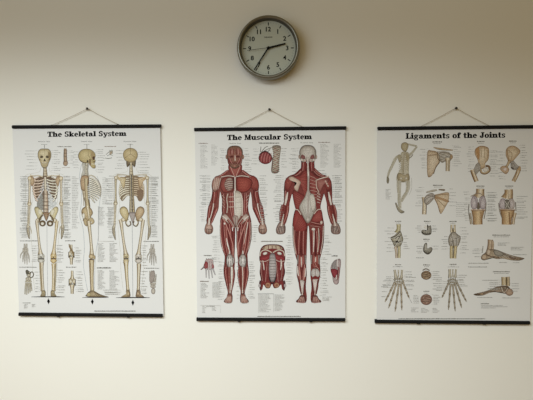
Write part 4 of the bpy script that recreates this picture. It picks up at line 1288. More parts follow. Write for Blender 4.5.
def musc_small(I):
    I.split('printed_diagram', 'red joint ball beside a column of vertebrae')
    # joint ball with the column of vertebrae
    for p in ([(260.4, 152), (261, 146.6)], [(261.4, 152), (265, 147.6), (268, 146.4)], [(264, 151), (268.6, 148.8), (271.8, 147.6)], [(267, 152.6), (270, 149.4)]):
        I.line(p, .6, (104, 100, 92), smooth=True)
    I.fan([(272.4, 146.2), (280.4, 146), (280.2, 154), (279, 163), (278.4, 172.4), (271.6, 172.4), (272, 162), (273.4, 154)], (104, 90, 76), (176, 160, 140), (206, 194, 174))
    for k in range(13):
        y = 147.4 + k * 2.0
        I.line([(272.8, y), (276, y + .7), (279.6, y - .3)], .55, (104, 84, 72), smooth=True)
        I.line([(274 + (k % 2) * 2, y + 1), (276 + (k % 2) * 2, y + 1)], .6, (150, 78, 68))
    I.ell(265.4, 157.9, 6.9, 6.3, (84, 30, 32), (152, 58, 58), (172, 84, 82))
    for k in range(8):
        x = 260.2 + k * 1.4
        I.line([(x + 1.4, 153), (x - .2, 157.6), (x - .6, 162)], .42, (202, 128, 122) if k % 2 else (106, 34, 36), smooth=True)
    I.line([(259.4, 154.6), (262.6, 151.8), (267, 151.6), (270.6, 155.6)], .8, (70, 44, 42), smooth=True)
    I.line([(270.8, 156), (272.6, 159.6), (271.8, 171)], .8, (110, 80, 70), smooth=True)
    I.split('printed_diagram', 'hand muscles at the lower left')
    # hand
    I.fan([(205.8, 259.6), (212.6, 259.6), (213.4, 265), (213, 269), (205.6, 269.4), (204.6, 265)], (130, 108, 106), (192, 166, 162), (206, 186, 182))
    I.fan([(205.6, 261.4), (208.2, 263.4), (207.6, 268), (205.4, 269.4), (203.6, 266)], (96, 30, 36), (150, 54, 58), (170, 80, 80))
    I.fan([(212.6, 263.4), (214, 266), (213.6, 269), (212, 268.6)], (110, 50, 54), (160, 84, 84))
    for x0, x1, y1 in ((206.2, 206.2, 277.6), (208.4, 209.2, 278.6), (210.8, 212.4, 277.8), (212.8, 215.4, 275)):
        I.line([(x0, 268.4), ((x0 + x1) / 2, 272), (x1, y1)], [1.5, 1.3, .8], (118, 112, 114), smooth=True)
        I.line([(x0, 268.4), ((x0 + x1) / 2, 272), (x1, y1 - .4)], [.7, .6, .3], (206, 200, 198), smooth=True)
    I.line([(204.6, 266), (202.6, 268.4), (200.8, 269.6)], [1.6, 1.2, .8], (124, 104, 104), smooth=True)
    for x in (208, 209.6, 211.2):
        I.line([(x, 260.6), (x, 267.6)], .4, (120, 100, 102))
    for x in (206.6, 208.8, 211, 213):
        I.line([(x - .6, 258.8), (x + .6, 258.8)], .7, (110, 110, 104))
    I.split('printed_diagram', 'trunk muscles between the two figures')
    # trunk from the inside
    P = [(261.4, 247.6), (265.4, 244.8), (272.2, 244.2), (279.4, 244.8), (283.6, 247.6), (285, 253), (285.2, 260), (284, 265), (285.2, 272), (283.4, 280), (284.6, 287.4), (282.8, 290), (281.2, 284.6), (278, 287.6), (274, 288), (272, 284), (269.6, 288), (266, 288), (263.4, 284.6), (261.6, 290), (259.6, 287.4), (260.8, 280), (259.6, 272), (260.8, 265), (259.4, 260), (259.6, 253)]
    I.poly(P, (84, 34, 34), True)
    I.poly([(272.2 + (x - 272.2) * .95, 266 + (y - 266) * .97) for x, y in P], (134, 48, 48), True)
    I.fan([(262, 248.4), (266, 245.6), (272.2, 245), (278.8, 245.6), (282.8, 248.4), (280, 249.6), (272.2, 248.6), (264.6, 249.6)], (120, 92, 72), (186, 160, 132), (200, 176, 150))
    for x in (264.6, 268.6, 272.2, 275.8, 279.8):
        I.line([(x, 245.6), (x + (x - 272) * .1, 249)], .7, (120, 66, 54))
    for s in (-1, 1):
        X = lambda v: 272.3 + s * v
        I.line([(X(12.4), 256), (X(11), 251.4), (X(6), 250), (X(.6), 252.6)], 1.0, (206, 190, 170), smooth=True)
        I.ell(X(7.2), 253.4, 2.5, 1.5, (96, 60, 54), (206, 198, 186), (224, 218, 208), rot=18 * s)
        I.fan([(X(12), 257.6), (X(6), 256), (X(1.4), 254.6), (X(3), 259.4), (X(8), 260.6), (X(12), 260)], (96, 26, 30), (150, 46, 50), (160, 58, 60))
        I.line([(X(12.4), 261), (X(7), 261.4), (X(3.4), 259.6)], .8, (200, 164, 150), smooth=True)
        muscle(I, [(X(4.6), 262, 2.2), (X(5.4), 272, 3.4), (X(6.4), 282, 2.2)], (150, 54, 54), (90, 28, 30), (180, 92, 88), 3)
        muscle(I, [(X(10.4), 262, 2.6), (X(10.4), 272, 3.6), (X(9), 281, 2.4)], (126, 44, 44), (84, 28, 30), (156, 74, 72), 3)
        tendon(I, [(X(8.6), 259.4, 1.2), (X(9), 264, 1.8), (X(8.2), 270, .8)] if s > 0 else [(X(9.6), 260.4, .8), (X(8.6), 266, 1.3), (X(8.2), 270, .9)], (212, 190, 176), (120, 70, 64))
        I.ell(X(4.4), 285.2, 2.6, 2.6, (112, 62, 44), (190, 140, 102), (150, 84, 66))
        I.line([(X(11.6), 280.6), (X(12.4), 285), (X(11.4), 290.4)], [2.2, 2.0, 1.4], (92, 54, 56), smooth=True)
        I.ell(X(12.8), 285.6, 1.2, 1.8, (130, 116, 118), (190, 178, 178))
    I.fan([(270.2, 254), (274.6, 254), (276.2, 262), (276.4, 272), (274.4, 281), (270.6, 281), (268.8, 272), (269, 262)], (96, 84, 84), (162, 152, 150), (190, 182, 178))
    for k in range(8):
        I.line([(269.4, 258 + k * 2.8), (275.6, 258 + k * 2.8)], .5, (110, 96, 96))
    I.line([(269, 277), (270.6, 282), (272.4, 283.4), (274.4, 282), (276, 277)], 1.0, (58, 40, 40), smooth=True)
    I.split('printed_diagram', 'foot sole muscles at the lower right')
    # sole of the foot
    I.fan([(331, 266), (333.4, 261.4), (337, 259.2), (340.2, 259), (341, 263), (340.2, 270), (339.4, 277), (338.6, 283), (336, 284.6), (333.4, 282.4), (332.2, 276), (330.6, 270.6)], (124, 104, 102), (178, 156, 154), (192, 172, 168))
    for x0, y0 in ((332.2, 263.4), (333.8, 261.4), (335.4, 260.4)):
        I.line([(x0, y0), (x0 + .8, 269)], 1.2, (138, 134, 130))
    I.line([(337.6, 259.4), (337.4, 266)], .7, (222, 218, 212))
    I.fan([(330.9, 269.6), (334, 268.8), (337.4, 270), (337, 275), (334.4, 278), (332.2, 275)], (92, 26, 34), (146, 44, 54), (162, 62, 68))
    muscle(I, [(338.6, 267, 1.8), (338.4, 274, 2.2), (337.4, 280, 1.2)], (126, 64, 70), (90, 40, 46), (160, 100, 100), 2)
    tendon(I, [(336.6, 275, .8), (336.4, 279, 1.6)], (222, 196, 190), (150, 100, 98))
    I.ell(336, 282.2, 2.2, 1.9, (130, 104, 102), (184, 160, 158))


def musc_notes(I):
    caption(I, 'Anterior View', 235.2, 143.9, 11.6, 1.2)
    caption(I, 'Posterior View', 306.8, 143.2, 12.4, 1.2)
    words(I, 259, 279.6, 143.6, .95, (104, 100, 92))
    column(I, 200.4, 208, 145.6, 168.4, 1.25, head=None)
    words(I, 198.6, 208, 143.8, .8, (150, 130, 120))
    column(I, 211.4, 218.4, 145.2, 166.4, 1.25)
    words(I, 318.4, 330, 142.8, .8, (150, 130, 120))
    column(I, 320.4, 329.4, 144.6, 168.4, 1.2)
    column(I, 333.6, 341.8, 144.4, 168, 1.2)
    callouts(I, 219.6, 224, 226, 149, 172, 2.2, 'l')
    callouts(I, 244.8, 252, 243, 149, 174, 2.0, 'r')
    callouts(I, 251, 257, 259.4, 149, 165, 2.6, 'l')
    callouts(I, 281.6, 287, 280.4, 149, 168, 2.6, 'r')
    callouts(I, 288.6, 296, 299, 149, 172, 2.2, 'l')
    callouts(I, 318, 330, 316, 171, 177, 2.4, 'r')
    for k in range(2):
        callouts(I, 199.4, 206, 210.6, 176, 206, 2.3, 'l')
        callouts(I, 334.8, 342.6, 332, 176, 206, 2.3, 'r')
    callouts(I, 198.6, 204, 206.6, 207, 224, 2.4, 'l')
    callouts(I, 337.4, 343, 336, 207, 224, 2.4, 'r')
    callouts(I, 260, 268, 258.6, 176, 224, 2.1, 'r')
    callouts(I, 273, 281, 284, 176, 224, 2.1, 'l')
    callouts(I, 211.4, 217, 220.4, 236, 262, 2.4, 'l')
    callouts(I, 253.6, 258, 251.6, 226, 242, 2.2, 'r')
    callouts(I, 285.6, 290.6, 293, 236, 286, 2.4, 'l')
    callouts(I, 325, 332, 322.6, 236, 256, 2.4, 'r')
    callouts(I, 323, 328.6, 320, 258, 296, 2.2, 'r')
    callouts(I, 216.6, 222, 225, 262, 300, 2.2, 'l')
    callouts(I, 249.6, 255.4, 247.6, 262, 300, 2.2, 'r')
    callouts(I, 235.6, 238.6, 239.6, 262, 299, 4, 'l')
    words(I, 261, 282.6, 241.6, .75, (138, 128, 118))
    words(I, 204, 211.6, 255.8, .8, (118, 112, 104))
    words(I, 331.6, 337.6, 256.2, .9, (112, 106, 100))
    words(I, 200.2, 208.8, 281.6, .8, (138, 122, 112))
    column(I, 200.6, 209.4, 283.4, 298.4, 1.2)
    column(I, 212.4, 221, 282.6, 297.4, 1.2)
    I.line([(200.4, 305.2), (220.4, 305.4), (220.6, 312.6)], .2, (184, 182, 176))
    words(I, 206, 214.6, 306.6, .75)
    column(I, 202.4, 206.6, 306.6, 312.8, 1.2)
    column(I, 212, 216.4, 308, 311.4, 1.2)
    I.line([(258, 293.6), (273.6, 293.6)], .3, (130, 128, 122))
    column(I, 259.4, 271, 295, 312.4, 1.2)
    column(I, 274.6, 286, 295, 311.6, 1.2)
    I.line([(258.6, 293.6), (258.6, 313)], .2, (176, 174, 168))
    I.line([(273.6, 293.6), (273.6, 312)], .2, (176, 174, 168))
    words(I, 257.4, 300.6, 316.6, .75, (132, 130, 124))
    column(I, 322.4, 333, 297, 301.4, 1.2)


# ------------------------------------------------------------------ artwork: ligament chart
LE, LM, LH = (112, 90, 64), (204, 182, 148), (238, 226, 202)
LG, LGE, LGH = (176, 168, 156), (108, 98, 86), (210, 204, 194)
LV, LVE, LVH = (182, 168, 172), (120, 104, 108), (208, 198, 200)
LTX = (150, 148, 142)


def liga_title(I):
    title(I, 'Ligaments of the Joints', 405.5, 505.2, 138.8, 137.6, 5.6)


def liga_figure(I):
    E, Mi, H = (122, 112, 90), (184, 174, 148), (212, 204, 182)
    O = (196, 190, 172)
    I.fan([(401, 153), (405, 151.4), (409.4, 154), (409, 164), (408.8, 172), (409.6, 180), (404, 182.4), (397, 181), (397, 175), (400.6, 168), (400.4, 160)], (160, 150, 124), (196, 186, 160), (204, 196, 174), inset=.9)
    # raised arm and hand behind the head
    I.line([(407.6, 156.4), (412.4, 152.4), (417, 146.4)], [3.19, 2.32, 1.74], O, smooth=True)
    I.bone([(408.2, 156.4, 1.1), (412.6, 151.4, .9), (416.6, 146.4, 1.3)], E, Mi, H)
    I.line([(416.8, 146.2), (412, 145), (406.8, 144)], [1.74, 2.03, 1.45], O, smooth=True)
    I.bone([(416.6, 146, 1.0), (411.6, 145.4, .7), (407.6, 144.4, 1.4)], (96, 88, 68), Mi, H)
    I.line([(408.6, 158.6), (411.4, 156.6), (412.8, 154.4)], .9, (140, 130, 106), smooth=True)
    # hanging arm
    I.line([(399.6, 155), (395.6, 158.6), (391.8, 166.4), (389, 172.4), (387.6, 178)], [1.74, 3.19, 2.75, 2.32, 1.74], O, smooth=True)
    I.bone([(397.4, 156, 1.5), (394.2, 161.4, .9), (391.4, 167.2, 1.5)], E, Mi, H)
    I.bone([(391, 167.6, .7), (389, 173, .6), (387.6, 177.6, .8)], E, Mi, H)
    I.bone([(390.2, 167, .6), (388.2, 172.6, .6), (387, 177.4, .7)], E, Mi, H)
    I.fan([(387, 177), (388.6, 177.4), (389.2, 180.4), (388.2, 183.6), (386.6, 182)], (92, 86, 68), (140, 130, 106))
    # spine, ribs, shoulder blades
    vertebrae(I, [(404.8, 151, 1.3), (403.4, 160, 1.4), (402.8, 170, 1.8), (403.4, 176, 2.0)], E, (176, 160, 128))
    for s in (-1, 1):
        for k in range(7):
            y = 157.4 + k * 1.9
            I.line([(403.6 + s * .6, y), (403.6 + s * 3, y + .5), (403.6 + s * 4.8, y + 2)], .35, (160, 148, 120), smooth=True)
    I.fan([(397.6, 155.4), (400, 154.6), (401.6, 157.4), (399.6, 162.6), (398, 159)], (128, 116, 90), (176, 164, 134))
    I.fan([(405.6, 153.6), (408.6, 154.6), (409, 158.6), (406.8, 161)], (128, 116, 90), (176, 160, 124))
    # pelvis
    I.fan([(397, 174.6), (400.6, 173), (404, 175.4), (407.6, 173.6), (409.6, 176.4), (408.4, 181), (404, 181.6), (398.6, 181)], (116, 102, 74), (168, 150, 114), (190, 174, 140))
    I.ell(401, 178.4, 1.3, 1.2, (116, 100, 72), (204, 196, 174))
    I.ell(406.2, 178.4, 1.3, 1.2, (116, 100, 72), (204, 196, 174))
    # standing leg
    I.line([(399, 180.6), (398.8, 188), (399.2, 194), (399.4, 202), (400.2, 208.6)], [4.93, 4.35, 3.48, 3.77, 2.32], O, smooth=True)
    I.bone([(398.6, 181, 1.6), (398.2, 187, 1.0), (398.6, 193, 1.8)], E, Mi, H)
    I.bone([(398.8, 194, 1.6), (398.8, 201, .9), (399.6, 208.4, 1.3)], (108, 100, 80), Mi, H)
    I.fan([(395.2, 203.8), (396.4, 203), (399.4, 208.4), (404.4, 211.6), (401.4, 213.4), (397.6, 210.4)], (84, 78, 62), (148, 138, 114), (170, 160, 136))
    # bent leg
    I.line([(407.6, 180.6), (408, 187), (406.6, 192.6)], [4.64, 4.06, 3.19], O, smooth=True)
    I.bone([(407.8, 181, 1.6), (407.6, 187, 1.0), (406.6, 192, 1.7)], E, Mi, H)
    I.line([(406.6, 192.6), (403.6, 197), (401.2, 202)], [3.19, 3.48, 2.03], O, smooth=True)
    I.bone([(406.2, 192.4, 1.4), (403.4, 196.8, .9), (401.2, 201.6, 1.1)], (96, 88, 68), Mi, H)
    I.line([(411.4, 178), (411.6, 188), (409, 195)], .3, (186, 180, 166), smooth=True)
    # head
    I.fan([(404.6, 142.2), (407.4, 143.2), (408.4, 146), (407.4, 149.4), (405.6, 151.6), (402.6, 150.4), (401, 147.4), (401.6, 143.8)], (112, 98, 70), (172, 156, 118), (194, 180, 146))


def liga_shoulders(I):
    # seen from the front
    I.fan([(427.6, 151.4), (432, 150.6), (437.2, 152), (440.4, 157), (439.2, 162), (436.2, 167), (433.8, 172.6), (430.6, 176.8), (427.6, 176), (427.0, 165)], (140, 108, 72), (202, 176, 142), (228, 210, 182), inset=.86)
    I.line([(437.4, 151.4), (437.4, 157), (440, 161.6)], .7, (104, 78, 52), smooth=True)
    I.line([(439.8, 162), (435.8, 167.6), (433.6, 174)], .7, (104, 80, 54), smooth=True)
    I.line([(428, 155.6), (436.6, 154.6)], .6, (142, 108, 76))
    I.bone([(433.4, 147.4, .8), (438, 148.6, 1.9), (444, 149.4, 2.0), (452.8, 150.2, 1.0)], (98, 76, 52), (176, 146, 108), (206, 182, 146))
    I.bone([(437.4, 152.2, 1.2), (443, 151.8, 1.5), (449.6, 152.8, 1.4)], (104, 88, 68), LG, LGH)
    I.fan([(438.6, 153.6), (444, 152), (450.4, 153.6), (452.2, 157), (450.2, 161), (446.2, 161), (442, 162.8), (439.4, 159.4)], (110, 98, 82), (172, 160, 142), (200, 192, 178))
    for p in ([(438.8, 155), (444, 157.4), (450, 156)], [(440, 159.6), (444.6, 158.6), (448.6, 160.4)], [(441, 153.6), (446, 155.6), (451, 158.4)], [(442, 162), (445, 160)]):
        I.line(p, .6, (120, 106, 88), smooth=True)
        I.line([(a, b - .5) for a, b in p], .4, (214, 210, 202), smooth=True)
    I.bone([(447.6, 158, 5.4), (447.8, 163, 4.4), (447.6, 171.2, 4.2)], LE, LM, LH)
    I.line([(448.6, 160), (448.2, 171)], .6, (150, 126, 92))
    I.ell(451.4, 156.8, 1.4, 2.4, (106, 82, 54), (182, 150, 108))
    I.split('printed_shoulder', 'shoulder joint seen from behind')
    # from behind
    I.fan([(433.6, 196), (440, 193.6), (448.2, 192.4), (449, 197), (448, 202), (445.4, 207), (441.4, 213.6), (439.4, 212), (437.4, 205)], (144, 108, 72), (202, 174, 138), (230, 210, 178), inset=.9)
    I.fan([(434, 195.6), (441, 197.6), (448.4, 200.4), (448.2, 202.4), (441, 200), (436, 198)], (120, 88, 58), (186, 146, 104))
    for p in ([(434.6, 197.6), (437.4, 204), (440, 212.4)], [(435, 197), (441, 203), (445, 206.8)], [(435, 195.6), (441.6, 194.6), (448, 194.6)]):
        I.line(p, .5, (140, 104, 70), smooth=True)
    I.bone([(426, 192.4, 1.0), (432, 191, 2.0), (437, 190, 1.4)], (104, 90, 72), (168, 152, 128), LGH)
    I.bone([(438.6, 189.6, 1.2), (444, 190, 1.7), (445, 190.4, .6)], (84, 70, 54), (128, 108, 84), (150, 130, 104))
    I.bone([(424.2, 197, 5.2), (424.6, 203, 4.4), (424.2, 214.4, 4.4)], LE, LM, LH)
    I.line([(426.2, 203), (426.2, 213.6)], .6, (96, 76, 54))
    I.fan([(424, 198.6), (427.4, 194.4), (432.6, 193.2), (435, 196.4), (431.6, 201.4), (427.2, 205), (424.4, 203)], (108, 96, 84), (166, 154, 140), (196, 188, 178))
    for p in ([(424.8, 200), (429, 197), (434, 196)], [(426, 203.6), (430, 200), (434, 197.6)], [(427, 195), (431, 195.6), (434.6, 195)]):
        I.line(p, .55, (114, 100, 86), smooth=True)
        I.line([(a, b - .5) for a, b in p], .35, (212, 206, 198), smooth=True)


def hip(I, ox, oy, s, kind):
    """ox, oy: middle of the socket; s = -1 flips"""
    X = lambda v: ox + s * v
    Y = lambda v: oy + v
    I.fan([(X(-3.6), Y(-9)), (X(-5.4), Y(-15.4)), (X(-1.6), Y(-20.2)), (X(4.4), Y(-20)), (X(8.4), Y(-17.4)), (X(8.2), Y(-9.4)), (X(5), Y(-4)), (X(3.6), Y(1.6)), (X(-1), Y(2)), (X(-1.4), Y(-4))], (148, 108, 66), (202, 174, 136), (234, 218, 190), inset=.86, hc=(X(2.4), Y(-13)))


def liga_hips(I):
    # front view, left
    I.fan([(477.4, 159.4), (474.8, 154), (475.4, 149), (480, 146), (485.4, 146.4), (488.8, 149), (488.6, 158.6), (485.4, 163.4), (485, 167.4), (481, 169), (478.8, 165)], (150, 108, 66), (202, 174, 136), (234, 218, 190), inset=.87, hc=(482.6, 153))
    I.fan([(475.6, 150), (479, 147.6), (479.6, 156), (478, 159)], (176, 124, 74), (196, 146, 92))
    for p in ([(481, 147.4), (481.4, 157)], [(484.6, 147.4), (484.6, 158)], [(488, 150), (487.6, 158.4)]):
        I.line(p, .45, (164, 126, 84))
    I.line([(480.4, 168), (481.4, 172.4), (485.4, 173.4), (489.4, 170.6), (489, 166.6), (485.6, 166)], 2.2, (128, 98, 66), smooth=True)
    I.line([(480.6, 168), (481.6, 172), (485.4, 172.9), (488.9, 170.4), (488.6, 167)], 1.2, (202, 174, 132), smooth=True)
    I.ell(485.4, 169.6, 2.5, 2.3, (160, 146, 124), (222, 214, 200), (228, 222, 212))
    I.ell(489.2, 168, 1.0, 1.8, (96, 70, 46), (150, 118, 82))
    I.line([(472, 170, ), (474.2, 176), (476.4, 181.2)], 4.4, (126, 92, 58), smooth=True)
    I.bone([(472.4, 169.6, 4.6), (474.4, 175.6, 3.8), (476.6, 181.4, 4.0)], LE, (200, 164, 116), LH)
    I.line([(470.8, 171), (474.6, 181)], .6, (130, 94, 56))
    I.fan([(474, 169), (476.6, 163.6), (479.4, 163), (480.6, 168.6), (478, 172.6), (475.4, 174.6)], (116, 106, 94), (176, 168, 156), (204, 198, 188))
    for k in range(4):
        I.line([(476.4 + k * .9, 164), (475 + k * 1.0, 173.6 - k * .6)], .35, (128, 116, 100))
    I.split('printed_hip', 'right hip joint drawing')
    # back view, right
    I.fan([(505.8, 155), (506.2, 149.4), (509.6, 146.2), (514.6, 146), (519.4, 149.4), (520, 152.6), (516.6, 157), (512.4, 161.6), (509.2, 163), (507.2, 159)], (150, 108, 66), (200, 170, 132), (230, 212, 180), inset=.87)
    I.line([(508.4, 150), (512, 154), (510.6, 161)], .5, (160, 118, 76), smooth=True)
    I.line([(507, 149.4), (508, 156), (509.4, 161.4)], .7, (166, 130, 88), smooth=True)
    I.ell(508.6, 152, 1.1, 1.6, (176, 140, 100), (216, 196, 164))
    I.line([(509.4, 160.6), (507.2, 165.6), (504, 168.4)], [2.8, 2.4, 3.2], (136, 104, 70), smooth=True)
    I.line([(509.4, 161), (507.2, 165.6), (504.4, 168)], [1.6, 1.4, 1.8], (208, 180, 138), smooth=True)
    I.fan([(500, 168.4), (503.4, 165.8), (508, 167.4), (509, 170.4), (506.4, 174), (503, 172.6)], (134, 98, 68), (202, 166, 128), (218, 190, 160))
    I.ell(505, 169.2, 1.9, 1.7, (160, 120, 98), (226, 206, 196), (230, 216, 208))
    I.bone([(519, 169, 4.4), (516.8, 174.6, 4.0), (513.4, 181.4, 4.0)], LE, (204, 168, 120), LH)
    I.line([(517, 172), (514, 181)], .6, (150, 116, 78))
    I.ell(519.4, 168.4, 1.5, 2.4, (126, 94, 60), (198, 160, 112))
    I.fan([(510.6, 162.4), (513.4, 161), (516.6, 164.4), (519, 167), (515.4, 170), (511.4, 168.6)], (108, 100, 92), (172, 164, 154), (204, 198, 190))
    for k in range(4):
        I.line([(511.4 + k * .7, 163), (513 + k * 1.5, 169)], .4, (120, 108, 96))
    I.line([(510.8, 167.4), (513.6, 168.6)], 1.0, (66, 52, 42))


def liga_knees(I):
    # front
    I.bone([(480.2, 188.8, 8.4), (480, 193.4, 8.6), (479, 198, 12.4)], (136, 106, 74), (200, 172, 132), LH)
    I.line([(477.4, 189.4), (476.6, 196)], .7, (166, 136, 98))
    I.line([(483.6, 189.6), (484, 196)], .8, (128, 98, 66))
    for s in (-1, 1):
        X = lambda v: 478.4 + s * v
        I.fan([(X(.6), 200), (X(2.4), 196.4), (X(5.6), 196), (X(7.6), 200.6), (X(7.6), 206), (X(5.4), 209.4), (X(2), 208.4), (X(.9), 205)], LVE, LV, LVH)
        I.line([(X(2.2), 207.4), (X(2.4), 201), (X(4), 197.4)], .5, (132, 116, 118), smooth=True)
    I.fan([(477.2, 204.6), (478.4, 202), (479.6, 204.6), (479.6, 209), (477.2, 209)], (84, 72, 62), (120, 106, 92))
    I.line([(470.6, 196.4), (478.6, 193.4), (485, 196.6)], .8, (150, 130, 110), smooth=True)
    I.bone([(478, 209.6, 13.4), (477.8, 213.4, 12), (477.6, 219, 9.8), (477.8, 224.6, 9.6)], (136, 100, 64), (202, 164, 116), (228, 200, 154))
    I.line([(470.8, 209.8), (485, 209.8)], 1.0, (206, 176, 150))
    I.line([(470.8, 210.8), (485, 210.8)], .5, (134, 100, 70))
    I.bone([(469.6, 213, 2.8), (470.6, 218.6, 2.6), (471.4, 224.2, 2.6)], (112, 94, 70), (180, 158, 122), LGH)
    I.line([(469, 204), (468.6, 211), (470.4, 219)], .9, (130, 122, 112), smooth=True)
    I.line([(486, 203), (485.4, 211), (484, 219)], .9, (140, 128, 112), smooth=True)
    I.line([(480.8, 212), (481.4, 224)], .9, (160, 120, 78))
    I.split('printed_knee', 'right knee joint drawing')
    # back
    I.bone([(508.6, 189.4, 8.4), (508.6, 194, 9), (507, 199, 12.6)], (132, 102, 68), (202, 168, 122), LH)
    for x in (505.8, 509, 512):
        I.line([(x, 190), (x - .4, 199)], .5, (156, 122, 84))
    for s in (-1, 1):
        X = lambda v: 507 + s * v
        I.fan([(X(1.4), 201), (X(3), 198.6), (X(6), 199), (X(7.6), 202.6), (X(7.4), 207.4), (X(4.6), 209.6), (X(1.8), 208.4)], LVE, LV if s < 0 else (190, 176, 168), LVH)
    I.fan([(504.8, 201), (507, 199.4), (509.6, 201), (510.2, 206.4), (508.4, 209.4), (505.2, 209)], (74, 66, 56), (120, 112, 100), (150, 142, 130))
    for p in ([(505, 201), (509.6, 208.4)], [(509.6, 201), (505.4, 208.4)], [(504.8, 205), (510, 204.6)]):
        I.line(p, .7, (206, 200, 190))
        I.line([(p[0][0] + .7, p[0][1]), (p[1][0] + .7, p[1][1])], .35, (66, 58, 48))
    I.bone([(507.4, 209.6, 15), (507.2, 213, 13.2), (506.8, 218.4, 10.4), (506.6, 224.6, 9.8)], (134, 98, 62), (202, 162, 114), (226, 196, 150))
    I.line([(500, 210.2), (515, 210.2)], .7, (140, 102, 72))
    I.line([(499.8, 209.2), (515, 209.2)], .7, (198, 170, 150))
    I.bone([(515, 212.6, 3.4), (513.8, 218.6, 2.8), (513, 224.4, 2.8)], (116, 88, 58), (190, 154, 110), LH)
    I.line([(515.4, 202), (516, 211)], .9, (130, 118, 104))
    I.line([(498.6, 203), (499.6, 211), (502, 218)], .8, (136, 122, 104), smooth=True)
    I.line([(509, 212), (509.8, 224)], 1.1, (150, 110, 72))


def liga_elbows(I):
    GE = (120, 106, 70)
    I.bone([(398.6, 224.2, 4.4), (398.6, 229, 4.0), (397.4, 233, 6.4)], GE, (192, 178, 126), (222, 212, 176))
    I.fan([(390.6, 237.6), (394.4, 235.4), (398.6, 231.2), (400.8, 231.4), (402.2, 235.4), (403.2, 239.4), (401.8, 244), (399.4, 247), (395, 247), (392.6, 242.6)], (84, 76, 58), (160, 150, 126), (196, 190, 172))
    for p in ([(391, 237.8), (396, 236), (400.2, 231.8)], [(392.4, 241.4), (397, 242.6), (402.4, 240.6)], [(395, 238.6), (399.6, 236.4), (401.8, 243)], [(394.6, 246), (398, 240), (401, 235)]):
        I.line(p, .8, (76, 68, 52), smooth=True)
        I.line([(a + .2, b + .6) for a, b in p], .5, (212, 208, 196), smooth=True)
    I.ell(396.8, 241.4, 1.4, .8, (48, 42, 36))
    I.bone([(399, 246.4, 3.2), (399.2, 252, 2.8), (399, 258, 3.0)], GE, (196, 180, 128), (222, 212, 176))
    I.bone([(395.4, 246.6, 3.0), (396.2, 252, 2.4), (396.6, 258, 2.6)], (140, 116, 96), (196, 172, 146), (220, 204, 180))
    I.line([(397.8, 247), (398, 258)], .4, (88, 72, 48))
    I.split('printed_elbow', 'right elbow joint drawing')
    # second
    for x in (451.4, 454.6):
        I.bone([(x, 224.6, 1.9), (x, 229, 2.0), (x + (.4 if x < 453 else -.2), 232.4, 3.2)], (112, 92, 58), (188, 164, 116), LH)
    I.line([(453, 228), (452.8, 232)], .7, (80, 66, 44))
    I.fan([(448.2, 239), (450.4, 233.4), (454, 231.6), (458, 234.6), (460.6, 237), (459.6, 243), (457, 247), (452, 247.4), (449, 245)], (98, 88, 74), (164, 154, 138), (196, 188, 176))
    for p in ([(449.4, 237), (454, 239), (459.8, 237)], [(449.4, 242.6), (454, 241), (459, 243)], [(451.4, 234), (452.6, 240), (451.6, 246)], [(457.4, 235), (456.4, 241), (457.4, 246)]):
        I.line(p, .6, (112, 100, 84), smooth=True)
        I.line([(a + .5, b + .3) for a, b in p], .4, (212, 208, 200), smooth=True)
    I.bone([(451.4, 246, 3.0), (451.2, 252, 3.0), (451.4, 258.4, 3.2)], (112, 92, 54), (196, 172, 114), (222, 206, 164))
    I.bone([(455.6, 246, 3.2), (455.2, 252, 3.0), (454.6, 258.4, 3.2)], (112, 92, 54), (196, 172, 114), (222, 206, 164))
    I.line([(453.2, 240), (453.4, 258)], .6, (96, 78, 48))
    I.split('printed_elbow', 'upper small elbow section')
    # sockets between
    I.fan([(421.4, 231), (423.4, 229.6), (426.4, 230.8), (427.2, 225), (428.8, 226), (430.8, 225.6), (431.6, 231.4), (430.4, 234.6), (425.4, 235.2), (422, 233.6)], (70, 66, 56), (140, 134, 120), (176, 170, 156))
    I.line([(421.8, 232), (425, 234), (431, 233.6)], .9, (76, 72, 60), smooth=True)
    I.line([(427.4, 224.6), (427.6, 230)], .8, (58, 54, 46))
    for k in range(4):
        I.line([(423 + k * 2, 231.4), (423.4 + k * 2, 234)], .4, (80, 76, 64))
    I.ell(425.4, 227, 1.6, 1.6, (220, 214, 202), (226, 222, 212))
    I.split('printed_elbow', 'lower small elbow section')
    I.fan([(423.4, 247), (424.8, 243.4), (427, 243.2), (427.4, 248.4), (430.6, 247), (432.6, 249), (431, 252.4), (428, 254.6), (424.6, 253), (423, 250)], (74, 68, 58), (136, 130, 116), (170, 164, 150))
    I.line([(423.4, 251), (427, 253.6), (431.4, 251.6)], .9, (70, 62, 52), smooth=True)
    I.line([(425.6, 244), (425.8, 250)], .8, (190, 184, 172))
    I.ell(430.6, 249.2, 1.2, 1.0, (72, 64, 54), (150, 142, 128))
    for k in range(3):
        I.line([(424.4 + k * 1.6, 250.6), (425 + k * 1.6, 253)], .4, (76, 70, 58))


def handbones(I, wrist, joints, fan_, E=(92, 78, 60), Mi=(160, 142, 114), H=(208, 194, 170)):
    for a, b in wrist:
        I.bone([a, ((a[0] + b[0]) / 2, (a[1] + b[1]) / 2, min(a[2], b[2]) * .9), b], E, (188, 176, 148), (216, 208, 188))
    for tip, base in joints:
        dx, dy = tip[0] - base[0], tip[1] - base[1]
        seg = [0, .40, .68, .87, 1.0]
        for k in range(4):
            a, b = seg[k], seg[k + 1]
            w = (2.4, 2.2, 2.0, 1.5)[k]
            I.bone([(base[0] + dx * a, base[1] + dy * a, w), (base[0] + dx * (a + b) / 2, base[1] + dy * (a + b) / 2, w * .68), (base[0] + dx * (b - .01), base[1] + dy * (b - .01), w * (.95 if k < 3 else .45))], E, Mi, H)
            if k:
                I.ell(base[0] + dx * a, base[1] + dy * a, .9, .65, (92, 78, 60), (140, 124, 98))
    for x, y in fan_:
        I.ell(x, y, 1.25, 1.1, (92, 82, 66), (164, 152, 130), (200, 192, 174))


